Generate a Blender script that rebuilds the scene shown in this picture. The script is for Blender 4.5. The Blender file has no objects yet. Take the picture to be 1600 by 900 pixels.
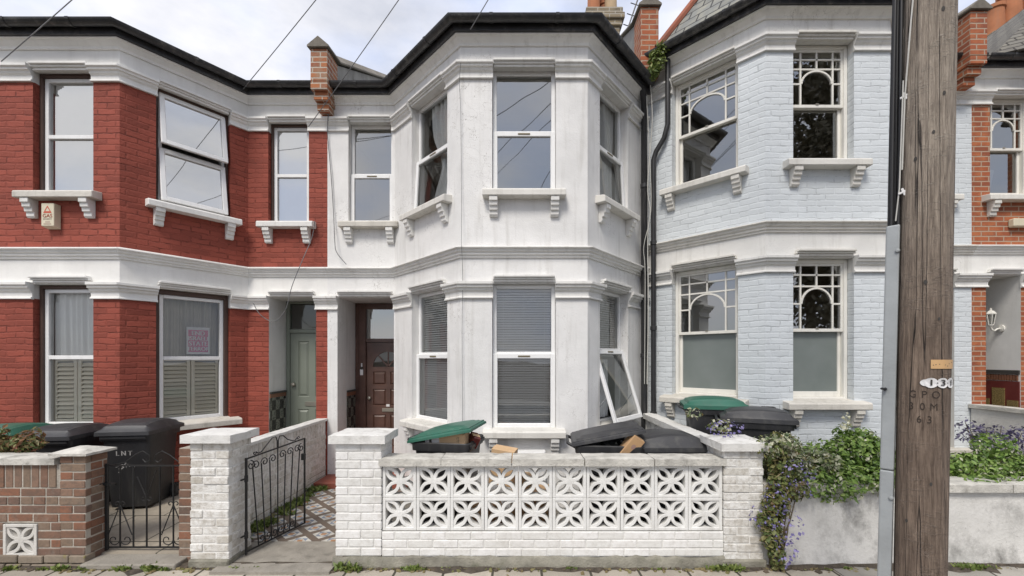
import bpy, bmesh, math, random
from mathutils import Vector, Matrix
R = random.Random(7)
PI = math.pi
C = bpy.context.scene.collection
SC = bpy.context.scene

# ------------------------------------------------------------------ camera, sky, sun, exposure
F, CX, CY, CH = 680.0, 808.0, 560.0, 1.84        # focal length and principal point in 1600x900 pixels, eye height
cam_d = bpy.data.cameras.new('camera'); cam = bpy.data.objects.new('camera', cam_d); C.objects.link(cam)
cam.location = (0, 0, CH); cam.rotation_euler = (PI/2, 0, 0)
cam_d.sensor_width = 36; cam_d.lens = F/1600*36
cam_d.shift_x = (800-CX)/1600; cam_d.shift_y = (CY-450)/1600
cam_d.clip_start = 0.05; cam_d.clip_end = 2000
SC.camera = cam

SUN_EL, SUN_AZ = 52, 200        # degrees; azimuth clockwise from +Y, so the sun stands behind the camera
w = bpy.data.worlds.new('World'); SC.world = w; w.use_nodes = True
nt = w.node_tree; nt.nodes.clear()
def wn(t, **k):
    n = nt.nodes.new(t)
    for a, b in k.items(): setattr(n, a, b)
    return n
sky = wn('ShaderNodeTexSky', sky_type='NISHITA', sun_disc=False)
sky.sun_elevation = math.radians(SUN_EL); sky.sun_rotation = math.radians(SUN_AZ)
tc = wn('ShaderNodeTexCoord'); mp = wn('ShaderNodeMapping'); mp.inputs['Scale'].default_value = (1.2, 1.2, 2.6)
mp.inputs['Location'].default_value = (0.35, 0.2, 0.1)
nz = wn('ShaderNodeTexNoise'); nz.inputs['Scale'].default_value = 1.9; nz.inputs['Detail'].default_value = 7; nz.inputs['Roughness'].default_value = .55
rp = wn('ShaderNodeValToRGB'); rp.color_ramp.elements[0].position = .33; rp.color_ramp.elements[1].position = .56
rp.color_ramp.elements[0].color = (.50,.50,.50,1)
nz2 = wn('ShaderNodeTexNoise'); nz2.inputs['Scale'].default_value = 3.4; nz2.inputs['Detail'].default_value = 6
rp2 = wn('ShaderNodeValToRGB')
rp2.color_ramp.elements[0].position = .35; rp2.color_ramp.elements[0].color = (6.1, 6.7, 8.4, 1)
rp2.color_ramp.elements[1].position = .62; rp2.color_ramp.elements[1].color = (7.9, 7.9, 8.3, 1)
mx = wn('ShaderNodeMix', data_type='RGBA')
bg = wn('ShaderNodeBackground'); bg.inputs['Strength'].default_value = 0.10
out = wn('ShaderNodeOutputWorld')
L = nt.links.new
L(tc.outputs['Generated'], mp.inputs['Vector']); L(mp.outputs[0], nz.inputs['Vector']); L(mp.outputs[0], nz2.inputs['Vector'])
L(nz.outputs['Fac'], rp.inputs[0]); L(nz2.outputs['Fac'], rp2.inputs[0])
L(rp.outputs[0], mx.inputs['Factor']); L(sky.outputs[0], mx.inputs['A']); L(rp2.outputs[0], mx.inputs['B'])
L(mx.outputs['Result'], bg.inputs['Color']); L(bg.outputs[0], out.inputs['Surface'])

sd = bpy.data.lights.new('sun', 'SUN'); sun = bpy.data.objects.new('sun', sd); C.objects.link(sun)
sd.energy = 2.3; sd.angle = math.radians(18); sd.color = (1, .945, .865)
az = math.radians(SUN_AZ); el = math.radians(SUN_EL)
sun_dir = Vector((math.sin(az)*math.cos(el), math.cos(az)*math.cos(el), math.sin(el)))
sun.rotation_euler = sun_dir.to_track_quat('Z', 'Y').to_euler(); sun.location = (0, -10, 20)
SC.view_settings.view_transform = 'Standard'; SC.view_settings.look = 'None'
SC.view_settings.exposure = 0.36; SC.view_settings.gamma = 1; SC.view_settings.use_curve_mapping = False
SC.render.engine = 'CYCLES'
SC.cycles.use_denoising = True; SC.cycles.max_bounces = 6; SC.cycles.transparent_max_bounces = 12
SC.cycles.caustics_reflective = False; SC.cycles.caustics_refractive = False

def at(px, py, Y): return Vector(((px-CX)*Y/F, Y, CH+(CY-py)*Y/F))
def atx(px, Y): return (px-CX)*Y/F
def atz(py, Y): return CH+(CY-py)*Y/F

# ------------------------------------------------------------------ objects
def thing(name, label, cat, loc=(0,0,0), rz=0, group=None):
    o = bpy.data.objects.new(name, None); C.objects.link(o)
    o.empty_display_size = .1
    o.location = loc; o.rotation_euler = (0,0,rz); o['label'] = label; o['category'] = cat
    if group: o['group'] = group
    return o
def tag(o, label, cat, group=None):
    o['label'] = label; o['category'] = cat
    if group: o['group'] = group
    return o
def dup(root, loc, rz=0, label=None, group=None):
    def cp(o, par):
        c = o.copy(); C.objects.link(c)
        c.parent = par
        for ch in list(o.children): cp(ch, c)
        return c
    r = cp(root, None); r.location = loc; r.rotation_euler = (0,0,rz)
    if label: r['label'] = label
    if group: r['group'] = group
    return r
def origin_of(o):
    while o.parent: o = o.parent
    return o

class Fr:
    """a vertical plane: u along, v up, w outwards"""
    def __init__(s, p0, p1, z=0):
        s.o = Vector((p0[0], p0[1], z)); d = Vector((p1[0]-p0[0], p1[1]-p0[1], 0)); s.L = d.length
        s.U = d.normalized(); s.W = Vector((s.U.y, -s.U.x, 0)); s.Z = Vector((0,0,1))
    def P(s, u, v, w=0): return s.o + s.U*u + s.Z*v + s.W*w

class MB:
    def __init__(s): s.v = []; s.f = []; s.r = []; s.cur = .5
    def piece(s): s.cur = R.random()
    def poly(s, pts):
        i = len(s.v); s.v += [tuple(p) for p in pts]; s.f.append(tuple(range(i, i+len(pts)))); s.r.append(s.cur)
    def faces(s, pts, fs):
        i = len(s.v); s.v += [tuple(p) for p in pts]
        for f in fs: s.f.append(tuple(i+k for k in f)); s.r.append(s.cur)
    def hexa(s, p):   # 8 points: bottom 4 ccw, top 4
        s.faces(p, [(3,2,1,0),(4,5,6,7),(0,1,5,4),(1,2,6,5),(2,3,7,6),(3,0,4,7)])
    def box(s, x0,x1,y0,y1,z0,z1):
        s.hexa([(x0,y0,z0),(x1,y0,z0),(x1,y1,z0),(x0,y1,z0),(x0,y0,z1),(x1,y0,z1),(x1,y1,z1),(x0,y1,z1)])
    def ob(s, fr, u0,u1,v0,v1,w0,w1):
        P = fr.P
        s.hexa([P(u0,v0,w1),P(u1,v0,w1),P(u1,v0,w0),P(u0,v0,w0),P(u0,v1,w1),P(u1,v1,w1),P(u1,v1,w0),P(u0,v1,w0)])
    def obj_box(s, M, x,y,z):   # centred box with matrix
        s.hexa([M @ Vector(q) for q in [(-x,-y,-z),(x,-y,-z),(x,y,-z),(-x,y,-z),(-x,-y,z),(x,-y,z),(x,y,z),(-x,y,z)]])
    def prism(s, fr, pts, w0, w1):     # polygon in (u,v), ccw seen from outside
        n = len(pts)
        P = [fr.P(u,v,w1) for u,v in pts] + [fr.P(u,v,w0) for u,v in pts]
        s.faces(P, [tuple(range(n)), tuple(range(2*n-1, n-1, -1))] + [(i, n+i, n+(i+1)%n, (i+1)%n) for i in range(n)])
    def sweep(s, path, prof, cap=True):    # path: xy left->right, prof: closed (out, z)
        n = len(path); m = len(prof); rings = []
        ns = []
        for i in range(n-1):
            d = Vector((path[i+1][0]-path[i][0], path[i+1][1]-path[i][1])).normalized(); ns.append(Vector((d.y, -d.x)))
        for i in range(n):
            a = ns[max(0,i-1)]; b = ns[min(n-2,i)]
            mi = (a+b)/(1+a.dot(b)); p = Vector(path[i][:2])
            rings.append([(p.x+mi.x*o, p.y+mi.y*o, z) for o, z in prof])
        vs = [q for r in rings for q in r]; fs = []
        for i in range(n-1):
            for j in range(m):
                k = (j+1)%m; fs.append((i*m+j, (i+1)*m+j, (i+1)*m+k, i*m+k))
        if cap: fs += [tuple(range(m-1,-1,-1)), tuple((n-1)*m+j for j in range(m))]
        s.faces(vs, fs)
    def tube(s, pts, r, n=8, cap=True):
        pts = [Vector(p) for p in pts]; rs = r if isinstance(r, (list, tuple)) else [r]*len(pts)
        vs = []; fs = []; N = len(pts); prev = None
        for i, p in enumerate(pts):
            t = (pts[min(N-1,i+1)]-pts[max(0,i-1)])
            t = t.normalized() if t.length > 1e-9 else Vector((0,0,1))
            if prev is None:
                a = t.orthogonal().normalized()
            else:
                a = (prev - t*prev.dot(t)); a = a.normalized() if a.length > 1e-6 else t.orthogonal().normalized()
            prev = a; b = t.cross(a)
            for k in range(n):
                an = 2*PI*k/n; vs.append(p + (a*math.cos(an)+b*math.sin(an))*rs[i])
        for i in range(N-1):
            for k in range(n):
                q = (k+1)%n; fs.append((i*n+k, i*n+q, (i+1)*n+q, (i+1)*n+k))
        if cap: fs += [tuple(range(n-1,-1,-1)), tuple((N-1)*n+k for k in range(n))]
        s.faces(vs, fs)
    def lathe(s, prof, c=(0,0,0), n=20):   # prof (r,z) bottom to top
        vs = []; m = len(prof)
        for r, z in prof:
            for k in range(n): vs.append((c[0]+r*math.cos(2*PI*k/n), c[1]+r*math.sin(2*PI*k/n), c[2]+z))
        fs = [(i*n+k, i*n+(k+1)%n, (i+1)*n+(k+1)%n, (i+1)*n+k) for i in range(m-1) for k in range(n)]
        fs += [tuple(range(n-1,-1,-1)), tuple((m-1)*n+k for k in range(n))]
        s.faces(vs, fs)
    def xf(s, i0, M):
        for i in range(i0, len(s.v)): s.v[i] = tuple(M @ Vector(s.v[i]))
    def build(s, name, m, parent=None, bevel=0, smooth=None, seg=1, loc=None):
        off = origin_of(parent).location if (parent is not None and loc is None) else (loc or Vector((0,0,0)))
        if parent is not None and origin_of(parent).get('_local'): off = Vector((0,0,0))
        off = Vector(off)
        me = bpy.data.meshes.new(name)
        me.from_pydata([tuple(Vector(q)-off) for q in s.v], [], s.f)
        at_ = me.attributes.new('rnd', 'FLOAT', 'FACE'); at_.data.foreach_set('value', s.r)
        if bevel:
            bm = bmesh.new(); bm.from_mesh(me)
            es = [e for e in bm.edges if len(e.link_faces) == 2 and e.calc_face_angle(0) > .6]
            bmesh.ops.bevel(bm, geom=es, offset=bevel, segments=seg, affect='EDGES', clamp_overlap=True, profile=.5)
            bm.to_mesh(me); bm.free()
        uv = me.uv_layers.new(name='UVMap'); dat = [0.0]*(2*len(me.loops)); vs = me.vertices
        for p in me.polygons:
            n = p.normal
            if abs(n.z) > .75:
                for li in p.loop_indices:
                    c = vs[me.loops[li].vertex_index].co; dat[2*li] = c.x+off.x; dat[2*li+1] = c.y+off.y
            else:
                l = math.hypot(n.x, n.y); tx, ty = -n.y/l, n.x/l
                for li in p.loop_indices:
                    c = vs[me.loops[li].vertex_index].co
                    dat[2*li] = (c.x+off.x)*tx+(c.y+off.y)*ty; dat[2*li+1] = c.z+off.z
        uv.data.foreach_set('uv', dat)
        if smooth:
            me.polygons.foreach_set('use_smooth', [True]*len(me.polygons)); me.set_sharp_from_angle(angle=math.radians(smooth))
        me.materials.append(m)
        o = bpy.data.objects.new(name, me); C.objects.link(o)
        if parent is not None: o.parent = parent
        else: o.location = off
        return o
def local(t): t['_local'] = 1; return t

def text_mesh(txt, size, align='CENTER'):
    cu = bpy.data.curves.new('lettering', 'FONT'); cu.body = txt; cu.size = size; cu.align_x = align; cu.align_y = 'CENTER'; cu.resolution_u = 3
    o = bpy.data.objects.new('lettering', cu); C.objects.link(o)
    dg = bpy.context.evaluated_depsgraph_get(); dg.update()
    me = bpy.data.meshes.new_from_object(o.evaluated_get(dg))
    vs = [v.co.copy() for v in me.vertices]; fs = [tuple(p.vertices) for p in me.polygons]
    bpy.data.objects.remove(o); bpy.data.curves.remove(cu); bpy.data.meshes.remove(me)
    return vs, fs
def put_text(mb, txt, size, fn, bold=0):
    vs, fs = text_mesh(txt, size)
    for dx in ([0] if not bold else [-bold, bold]):
        mb.faces([fn(v.x+dx, v.y) for v in vs], fs)

# ------------------------------------------------------------------ materials
def nodes(name):
    m = bpy.data.materials.new(name); m.use_nodes = True; t = m.node_tree
    b = t.nodes['Principled BSDF']
    return m, t, b
def nd(t, ty, ins=None, **k):
    n = t.nodes.new(ty)
    for a, v in k.items(): setattr(n, a, v)
    if ins:
        for a, v in ins.items():
            if hasattr(v, 'is_linked') or isinstance(v, bpy.types.NodeSocket): t.links.new(v, n.inputs[a])
            else: n.inputs[a].default_value = v
    return n
def col(c): return (c[0], c[1], c[2], 1)
def mixc(t, fac, a, b, mode='MIX'):
    n = t.nodes.new('ShaderNodeMix'); n.data_type = 'RGBA'; n.blend_type = mode
    for key, v in (('Factor', fac), ('A', a), ('B', b)):
        s = n.inputs[key]
        if key == 'Factor': s = n.inputs[0]
        elif key == 'A': s = n.inputs[6]
        else: s = n.inputs[7]
        if isinstance(v, bpy.types.NodeSocket): t.links.new(v, s)
        else: s.default_value = v if key == 'Factor' else col(v)
    return n.outputs[2]
def noise(t, vec, scale, detail=4, rough=.55, dist=0):
    return nd(t, 'ShaderNodeTexNoise', {'Vector': vec, 'Scale': scale, 'Detail': detail, 'Roughness': rough, 'Distortion': dist}).outputs['Fac']
def ramp(t, fac, p0, p1, inv=False):
    n = nd(t, 'ShaderNodeMapRange', {'Value': fac, 'From Min': p0, 'From Max': p1, 'To Min': 1 if inv else 0, 'To Max': 0 if inv else 1})
    return n.outputs[0]
def math_(t, op, a, b=0):
    n = t.nodes.new('ShaderNodeMath'); n.operation = op
    for i, v in enumerate((a, b)):
        if isinstance(v, bpy.types.NodeSocket): t.links.new(v, n.inputs[i])
        else: n.inputs[i].default_value = v
    return n.outputs[0]
def scaled(t, vec, s):
    return nd(t, 'ShaderNodeMapping', {'Vector': vec, 'Scale': s}).outputs[0]
def bump(t, b, h, strength, dist, prev=None):
    n = nd(t, 'ShaderNodeBump', {'Height': h, 'Strength': strength, 'Distance': dist})
    if prev is not None: t.links.new(prev, n.inputs['Normal'])
    t.links.new(n.outputs[0], b.inputs['Normal']); return n.outputs[0]
def wpos(t): return nd(t, 'ShaderNodeNewGeometry').outputs['Position']
def opos(t): return nd(t, 'ShaderNodeTexCoord').outputs['Object']
def uvs(t): return nd(t, 'ShaderNodeTexCoord').outputs['UV']
def setc(t, b, c):
    if isinstance(c, bpy.types.NodeSocket): t.links.new(c, b.inputs['Base Color'])
    else: b.inputs['Base Color'].default_value = col(c)

def paint(name, c, rough=.5, var=.12, dirt=0, dirtc=(.16,.15,.12), scale=3, bumpv=.15, fine=60, streak=True, metal=0, pos=opos, chips=0, chipc=(.3,.28,.25)):
    m, t, b = nodes(name); p = pos(t)
    n = noise(t, p, scale, 5)
    c2 = tuple(x*(1-var) for x in c); c1 = tuple(min(1,x*(1+var*.5)) for x in c)
    cc = mixc(t, ramp(t, n, .3, .7), c2, c1)
    if dirt:
        d = noise(t, scaled(t, p, (7,7,1.1 if streak else 7)), 1.6, 7, .62)
        d2 = noise(t, p, .9, 3)
        mk = math_(t, 'MULTIPLY', ramp(t, d, .50, .78), ramp(t, d2, .35, .65))
        cc = mixc(t, math_(t, 'MULTIPLY', mk, dirt), cc, dirtc)
        sp = ramp(t, noise(t, p, 26, 4, .7), .66, .76)
        cc = mixc(t, math_(t, 'MULTIPLY', sp, min(1,dirt*.55)), cc, dirtc)
    if chips:
        ch = ramp(t, noise(t, p, 14, 6, .7), .70-.06*chips, .72-.06*chips)
        cc = mixc(t, ch, cc, chipc)
    setc(t, b, cc); b.inputs['Roughness'].default_value = rough; b.inputs['Metallic'].default_value = metal
    if bumpv:
        h = math_(t, 'ADD', noise(t, p, fine, 4), math_(t, 'MULTIPLY', noise(t, p, 6, 3), 1.5))
        bump(t, b, h, bumpv, .01)
    return m

def stucco(name, c, dirt=.5, cracks=.6, trim=False):
    m, t, b = nodes(name); p = wpos(t)
    n = noise(t, p, 2.2, 6, .6)
    cc = mixc(t, ramp(t, n, .3, .72), tuple(x*.87 for x in c), tuple(x*1.04 for x in c))
    cc = mixc(t, math_(t, 'MULTIPLY', ramp(t, noise(t, scaled(t, p, (9,9,.8)), 1.3, 6, .6), .52, .8), dirt*.55), cc, (.33,.31,.27))
    # hairline cracks and flaked paint in patches
    wv = nd(t, 'ShaderNodeVectorMath', {0: p, 1: nd(t, 'ShaderNodeTexNoise', {'Vector': p, 'Scale': 5, 'Detail': 4}).outputs['Color']}, operation='ADD').outputs[0]
    vo = nd(t, 'ShaderNodeTexVoronoi', {'Vector': wv, 'Scale': 3.2}, feature='DISTANCE_TO_EDGE').outputs['Distance']
    ck = ramp(t, vo, .0, .012, True)
    pm = ramp(t, noise(t, p, 1.1, 3), .53, .64)
    ck = math_(t, 'MULTIPLY', ck, pm)
    cc = mixc(t, math_(t, 'MULTIPLY', ck, cracks), cc, (.2,.18,.15))
    fl = math_(t, 'MULTIPLY', ramp(t, noise(t, scaled(t, p, (1,1,2.2)), 11, 7, .72), .64, .68), pm)
    cc = mixc(t, math_(t, 'MULTIPLY', fl, cracks), cc, (.42,.38,.31))
    sp = ramp(t, noise(t, p, 34, 3, .6), .70, .77)
    cc = mixc(t, math_(t, 'MULTIPLY', sp, .35*dirt), cc, (.28,.26,.22))
    setc(t, b, cc); b.inputs['Roughness'].default_value = .62
    h = math_(t, 'ADD', noise(t, p, 70, 3), math_(t, 'MULTIPLY', noise(t, p, 9, 4), 1.8))
    h = math_(t, 'SUBTRACT', h, math_(t, 'MULTIPLY', math_(t, 'ADD', ck, fl), 1.2))
    bump(t, b, h, .22 if not trim else .16, .012)
    return m

def brick_painted(name, c, var=.16, bw=.225, rh=.0745, mortar=.011, chips=.0, chipc=(.4,.3,.25), rough=.55, mort=.72, ck=.75, bs=.75):
    m, t, b = nodes(name); u = uvs(t); p = wpos(t)
    nv = nd(t, 'ShaderNodeTexNoise', {'Vector': p, 'Scale': 7, 'Detail': 4}).outputs['Color']
    off = nd(t, 'ShaderNodeVectorMath', {0: nv, 1: (.5,.5,.5)}, operation='SUBTRACT').outputs[0]
    off = nd(t, 'ShaderNodeVectorMath', {0: off, 'Scale': .034}, operation='SCALE').outputs[0]
    uu = nd(t, 'ShaderNodeVectorMath', {0: u, 1: off}, operation='ADD').outputs[0]
    bk = nd(t, 'ShaderNodeTexBrick', {'Vector': uu, 'Scale': 1, 'Mortar Size': mortar, 'Mortar Smooth': .55, 'Bias': 0,
        'Brick Width': bw, 'Row Height': rh, 'Color1': (0,0,0,1), 'Color2': (1,1,1,1), 'Mortar': (.5,.5,.5,1)})
    bv = nd(t, 'ShaderNodeSeparateColor', {'Color': bk.outputs['Color']}).outputs[0]
    cc = mixc(t, bv, tuple(x*(1-var*.6) for x in c), tuple(x*(1+var*.5) for x in c))
    n = noise(t, p, 1.7, 5); cc = mixc(t, math_(t, 'MULTIPLY', ramp(t, n, .42, .75), .45), cc, tuple(x*(1-var*1.6) for x in c))
    cc = mixc(t, math_(t, 'MULTIPLY', ramp(t, noise(t, p, 40, 5, .7), .55, .8), .4), cc, tuple(x*.72 for x in c))
    cc = mixc(t, bk.outputs['Fac'], cc, tuple(x*mort for x in c))
    ckm = math_(t, 'MULTIPLY', ramp(t, bk.outputs['Fac'], .80, 1), ramp(t, noise(t, scaled(t, p, (1,1,2.5)), 5.5, 5, .65), .50, .60))
    cc = mixc(t, math_(t, 'MULTIPLY', ckm, ck), cc, tuple(x*.38 for x in c))
    if chips:
        ch = ramp(t, noise(t, scaled(t, p, (1,1,1.8)), 10, 7, .72), .70-.05*chips, .715-.05*chips)
        cc = mixc(t, ch, cc, chipc)
    setc(t, b, cc); b.inputs['Roughness'].default_value = rough; b.inputs['Specular IOR Level'].default_value = .3
    h = math_(t, 'SUBTRACT', math_(t, 'MULTIPLY', noise(t, p, 28, 5, .6), .9), math_(t, 'MULTIPLY', bk.outputs['Fac'], .85))
    h = math_(t, 'ADD', h, math_(t, 'MULTIPLY', bv, .35))
    bump(t, b, h, bs, .009)
    return m

def brick_raw(name, c1, c2, c3, mort=(.42,.38,.32), bw=.225, rh=.075, mortar=.01):
    m, t, b = nodes(name); u = uvs(t); p = wpos(t)
    nv = nd(t, 'ShaderNodeTexNoise', {'Vector': p, 'Scale': 12, 'Detail': 3}).outputs['Color']
    off = nd(t, 'ShaderNodeVectorMath', {0: nv, 1: (.5,.5,.5)}, operation='SUBTRACT').outputs[0]
    off = nd(t, 'ShaderNodeVectorMath', {0: off, 'Scale': .008}, operation='SCALE').outputs[0]
    uu = nd(t, 'ShaderNodeVectorMath', {0: u, 1: off}, operation='ADD').outputs[0]
    bk = nd(t, 'ShaderNodeTexBrick', {'Vector': uu, 'Scale': 1, 'Mortar Size': mortar, 'Mortar Smooth': .3, 'Bias': 0,
        'Brick Width': bw, 'Row Height': rh, 'Color1': (0,0,0,1), 'Color2': (1,1,1,1), 'Mortar': (.5,.5,.5,1)})
    bv = nd(t, 'ShaderNodeSeparateColor', {'Color': bk.outputs['Color']}).outputs[0]
    cc = mixc(t, bv, c1, c2); cc = mixc(t, ramp(t, noise(t, p, 5, 5), .45, .7), cc, c3)
    cc = mixc(t, bk.outputs['Fac'], cc, mort)
    setc(t, b, cc); b.inputs['Roughness'].default_value = .85
    h = math_(t, 'SUBTRACT', math_(t, 'MULTIPLY', noise(t, p, 50, 5), .6), bk.outputs['Fac'])
    bump(t, b, h, .7, .008)
    return m

def brick_geo(name, cols, moss=None, rough=.85, bumpv=.5, dirt=.5, dirtc=(.10,.09,.07)):
    """bricks that are real boxes: one colour per brick from the 'rnd' attribute"""
    m, t, b = nodes(name); p = wpos(t)
    a = nd(t, 'ShaderNodeAttribute', attribute_name='rnd').outputs['Fac']
    n = t.nodes.new('ShaderNodeValToRGB'); cr = n.color_ramp; cr.interpolation = 'CONSTANT' if len(cols) > 3 else 'LINEAR'
    while len(cr.elements) < len(cols): cr.elements.new(.5)
    for i, c in enumerate(cols):
        cr.elements[i].position = i/len(cols); cr.elements[i].color = col(c)
    t.links.new(a, n.inputs[0]); cc = n.outputs[0]
    cc = mixc(t, math_(t, 'MULTIPLY', ramp(t, noise(t, p, 22, 6, .7), .45, .75), dirt), cc, dirtc)
    cc = mixc(t, math_(t, 'MULTIPLY', ramp(t, noise(t, p, 3, 6, .6), .48, .72), dirt*.7), cc, dirtc)
    cc = mixc(t, math_(t, 'MULTIPLY', ramp(t, noise(t, p, 9, 7, .7), .55, .75), dirt*.6), cc, (.33,.29,.24))
    if moss:
        cc = mixc(t, ramp(t, noise(t, p, 6, 5, .65), .58, .66), cc, moss)
    setc(t, b, cc); b.inputs['Roughness'].default_value = rough
    h = math_(t, 'ADD', noise(t, p, 60, 5, .65), noise(t, p, 14, 4)); bump(t, b, h, bumpv, .008)
    return m

def glass(name, tint=(1,1,1), refl=.16, rough=0.0):
    m, t, b = nodes(name); t.nodes.remove(b)
    o = t.nodes['Material Output']
    tr = nd(t, 'ShaderNodeBsdfTransparent', {'Color': col(tint)})
    gl = nd(t, 'ShaderNodeBsdfGlossy', {'Roughness': rough, 'Color': (.98,.98,.95,1)})
    lw = nd(t, 'ShaderNodeFresnel', {'IOR': 1.5})
    f = math_(t, 'MINIMUM', math_(t, 'ADD', math_(t, 'MULTIPLY', lw.outputs[0], .9), refl), 1)
    # slight waviness of old panes
    p = wpos(t); bm = nd(t, 'ShaderNodeBump', {'Height': noise(t, p, 1.6, 1), 'Strength': .05, 'Distance': .05})
    t.links.new(bm.outputs[0], gl.inputs['Normal'])
    mx = nd(t, 'ShaderNodeMixShader', {0: f}); t.links.new(tr.outputs[0], mx.inputs[1]); t.links.new(gl.outputs[0], mx.inputs[2])
    t.links.new(mx.outputs[0], o.inputs[0])
    return m

def leafmat(name, cols, rough=.5, trans=.25):
    m, t, b = nodes(name)
    a = nd(t, 'ShaderNodeAttribute', attribute_name='rnd').outputs['Fac']
    n = t.nodes.new('ShaderNodeValToRGB'); cr = n.color_ramp
    while len(cr.elements) < len(cols): cr.elements.new(.5)
    for i, c in enumerate(cols):
        cr.elements[i].position = i/max(1,len(cols)-1); cr.elements[i].color = col(c)
    t.links.new(a, n.inputs[0]); setc(t, b, n.outputs[0]); b.inputs['Roughness'].default_value = rough
    tr = nd(t, 'ShaderNodeBsdfTranslucent', {'Color': n.outputs[0]}); mx = nd(t, 'ShaderNodeMixShader', {0: trans})
    t.links.new(b.outputs[0], mx.inputs[1]); t.links.new(tr.outputs[0], mx.inputs[2])
    t.links.new(mx.outputs[0], t.nodes['Material Output'].inputs[0])
    return m

WHITE = (.74,.735,.715)
M = {}
M['stucco'] = stucco('white stucco', (.76,.752,.735), .75, .9)
M['trim'] = stucco('white painted trim', (.75,.74,.71), .9, .5, True)
M['trim_clean'] = stucco('white painted trim fresh', (.80,.79,.76), .3, .15, True)
M['trim_dirty'] = stucco('white painted trim weathered', (.70,.68,.63), .9, .9, True)
M['red'] = brick_painted('red painted brick', (.285,.069,.046), .34, chips=0, mort=.93, rough=.75)
M['blue'] = brick_painted('pale blue painted brick', (.635,.67,.69), .10, chips=.35, chipc=(.52,.50,.47), mort=1.0, ck=.45, bs=.45)
M['orange'] = brick_raw('orange brick', (.36,.10,.04), (.24,.07,.035), (.45,.15,.06), (.40,.30,.22))
M['chim2'] = brick_raw('old orange brick', (.40,.15,.06), (.28,.10,.05), (.30,.22,.15), (.46,.40,.33))
M['chim'] = brick_raw('old stock brick', (.30,.24,.15), (.20,.16,.11), (.10,.09,.07), (.40,.37,.31))
M['stone'] = paint('weathered stone sill', (.62,.59,.53), .8, .2, .8, (.20,.18,.14), bumpv=.4)
M['sillw'] = paint('white painted sill', (.70,.68,.63), .7, .14, .7, (.22,.20,.16), bumpv=.3, chips=.3)
M['upvc'] = paint('white plastic window', (.82,.82,.81), .35, .04, .25, bumpv=0)
M['timber'] = paint('cream painted timber', (.78,.76,.70), .5, .07, .3, bumpv=.08)
M['brown_frame'] = paint('brown timber lining', (.085,.05,.038), .6, .25, bumpv=.2)
M['black'] = paint('black painted iron', (.025,.025,.027), .42, .3, .6, (.12,.11,.10), bumpv=.2)
M['gutter'] = paint('black weathered gutter', (.034,.034,.036), .34, .5, 1.0, (.20,.19,.17), bumpv=.25, streak=False)
M['iron'] = paint('black iron gate', (.012,.012,.012), .55, .4, .3, (.06,.035,.02), bumpv=.3)
M['glass'] = glass('window glass', (.95,.97,.97), .30)
M['glass_dim'] = glass('dim window glass', (.97,.98,.97), .035)
M['glass_dark'] = glass('old dark window glass', (.74,.73,.68), .26)
M['glass_mid'] = glass('window glass over blinds', (.97,.98,.97), .10)
M['glass_sky'] = glass('bright sky mirroring glass', (.95,.96,.95), .50)
m, t, b = nodes('frosted glass film'); setc(t, b, mixc(t, ramp(t, noise(t, wpos(t), 1.6, 3), .3, .7), (.15,.175,.165), (.21,.235,.225))); b.inputs['Roughness'].default_value = .32; b.inputs['Specular IOR Level'].default_value = .6; M['frost'] = m
M['slate'] = brick_raw('grey roof slate', (.16,.165,.16), (.23,.235,.22), (.30,.29,.24), (.05,.05,.05), .3, .17, .012)
M['slate_old'] = brick_raw('old brown slate', (.115,.105,.09), (.17,.16,.14), (.22,.205,.17), (.04,.035,.03), .24, .095, .012)
M['redtile'] = paint('red ridge tile', (.28,.09,.05), .8, .3, .6, bumpv=.4)
M['lead'] = paint('grey lead and mortar', (.30,.29,.27), .8, .3, .9, (.10,.09,.07), bumpv=.6)
M['copestone'] = paint('dark coping stone', (.20,.18,.15), .9, .35, .9, (.07,.06,.05), bumpv=.6)
M['pot'] = paint('terracotta chimney pot', (.42,.16,.07), .8, .2, .5, bumpv=.3)
M['potb'] = paint('buff chimney pot', (.45,.33,.20), .8, .25, .8, bumpv=.3)
M['door_green'] = paint('grey green door paint', (.19,.21,.172), .42, .08, bumpv=.05)
M['door_brown'] = paint('dark brown door wood', (.11,.058,.043), .35, .35, scale=5, bumpv=.15)
M['brass'] = paint('metal fittings', (.5,.46,.38), .3, .1, metal=.9, bumpv=0)
M['interior'] = paint('room plaster', (.60,.58,.53), .9, .05, bumpv=0)
M['curtain'] = paint('pale curtain cloth', (.78,.76,.71), .9, .1, bumpv=.1)
M['taupe'] = paint('taupe curtain cloth', (.42,.39,.33), .9, .1, bumpv=.1)
M['net'] = paint('white net curtain', (.86,.86,.84), .9, .08, bumpv=.1)
M['blind'] = paint('white blind slat', (.86,.85,.82), .5, .04, bumpv=0)
M['shutter'] = paint('cream shutter paint', (.92,.86,.72), .5, .05, bumpv=0)
M['conc'] = paint('worn concrete', (.30,.275,.235), .9, .22, .8, (.11,.10,.08), bumpv=.6, streak=False, scale=6)
M['concpale'] = paint('pale concrete block', (.60,.58,.54), .85, .12, .5, (.2,.19,.16), bumpv=.35)
M['screen'] = paint('white painted screen block', (.76,.755,.73), .7, .08, .55, (.26,.24,.20), bumpv=.25, pos=wpos)
M['coping'] = paint('lichened coping stone', (.56,.54,.49), .9, .3, 1.0, (.10,.09,.075), bumpv=.7, streak=False, pos=wpos, scale=8)
M['capwhite'] = paint('white painted pier cap', (.70,.69,.66), .75, .12, .9, (.2,.18,.15), bumpv=.5, streak=False, pos=wpos, scale=6)
def wp(n, c, **k): return paint(n, c, pos=wpos, **k)
M['wbrick'] = brick_geo('white painted garden brick', [(.70,.69,.66),(.74,.735,.71),(.78,.77,.75)], dirt=.42, dirtc=(.36,.33,.28), rough=.65, bumpv=.4)
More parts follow.
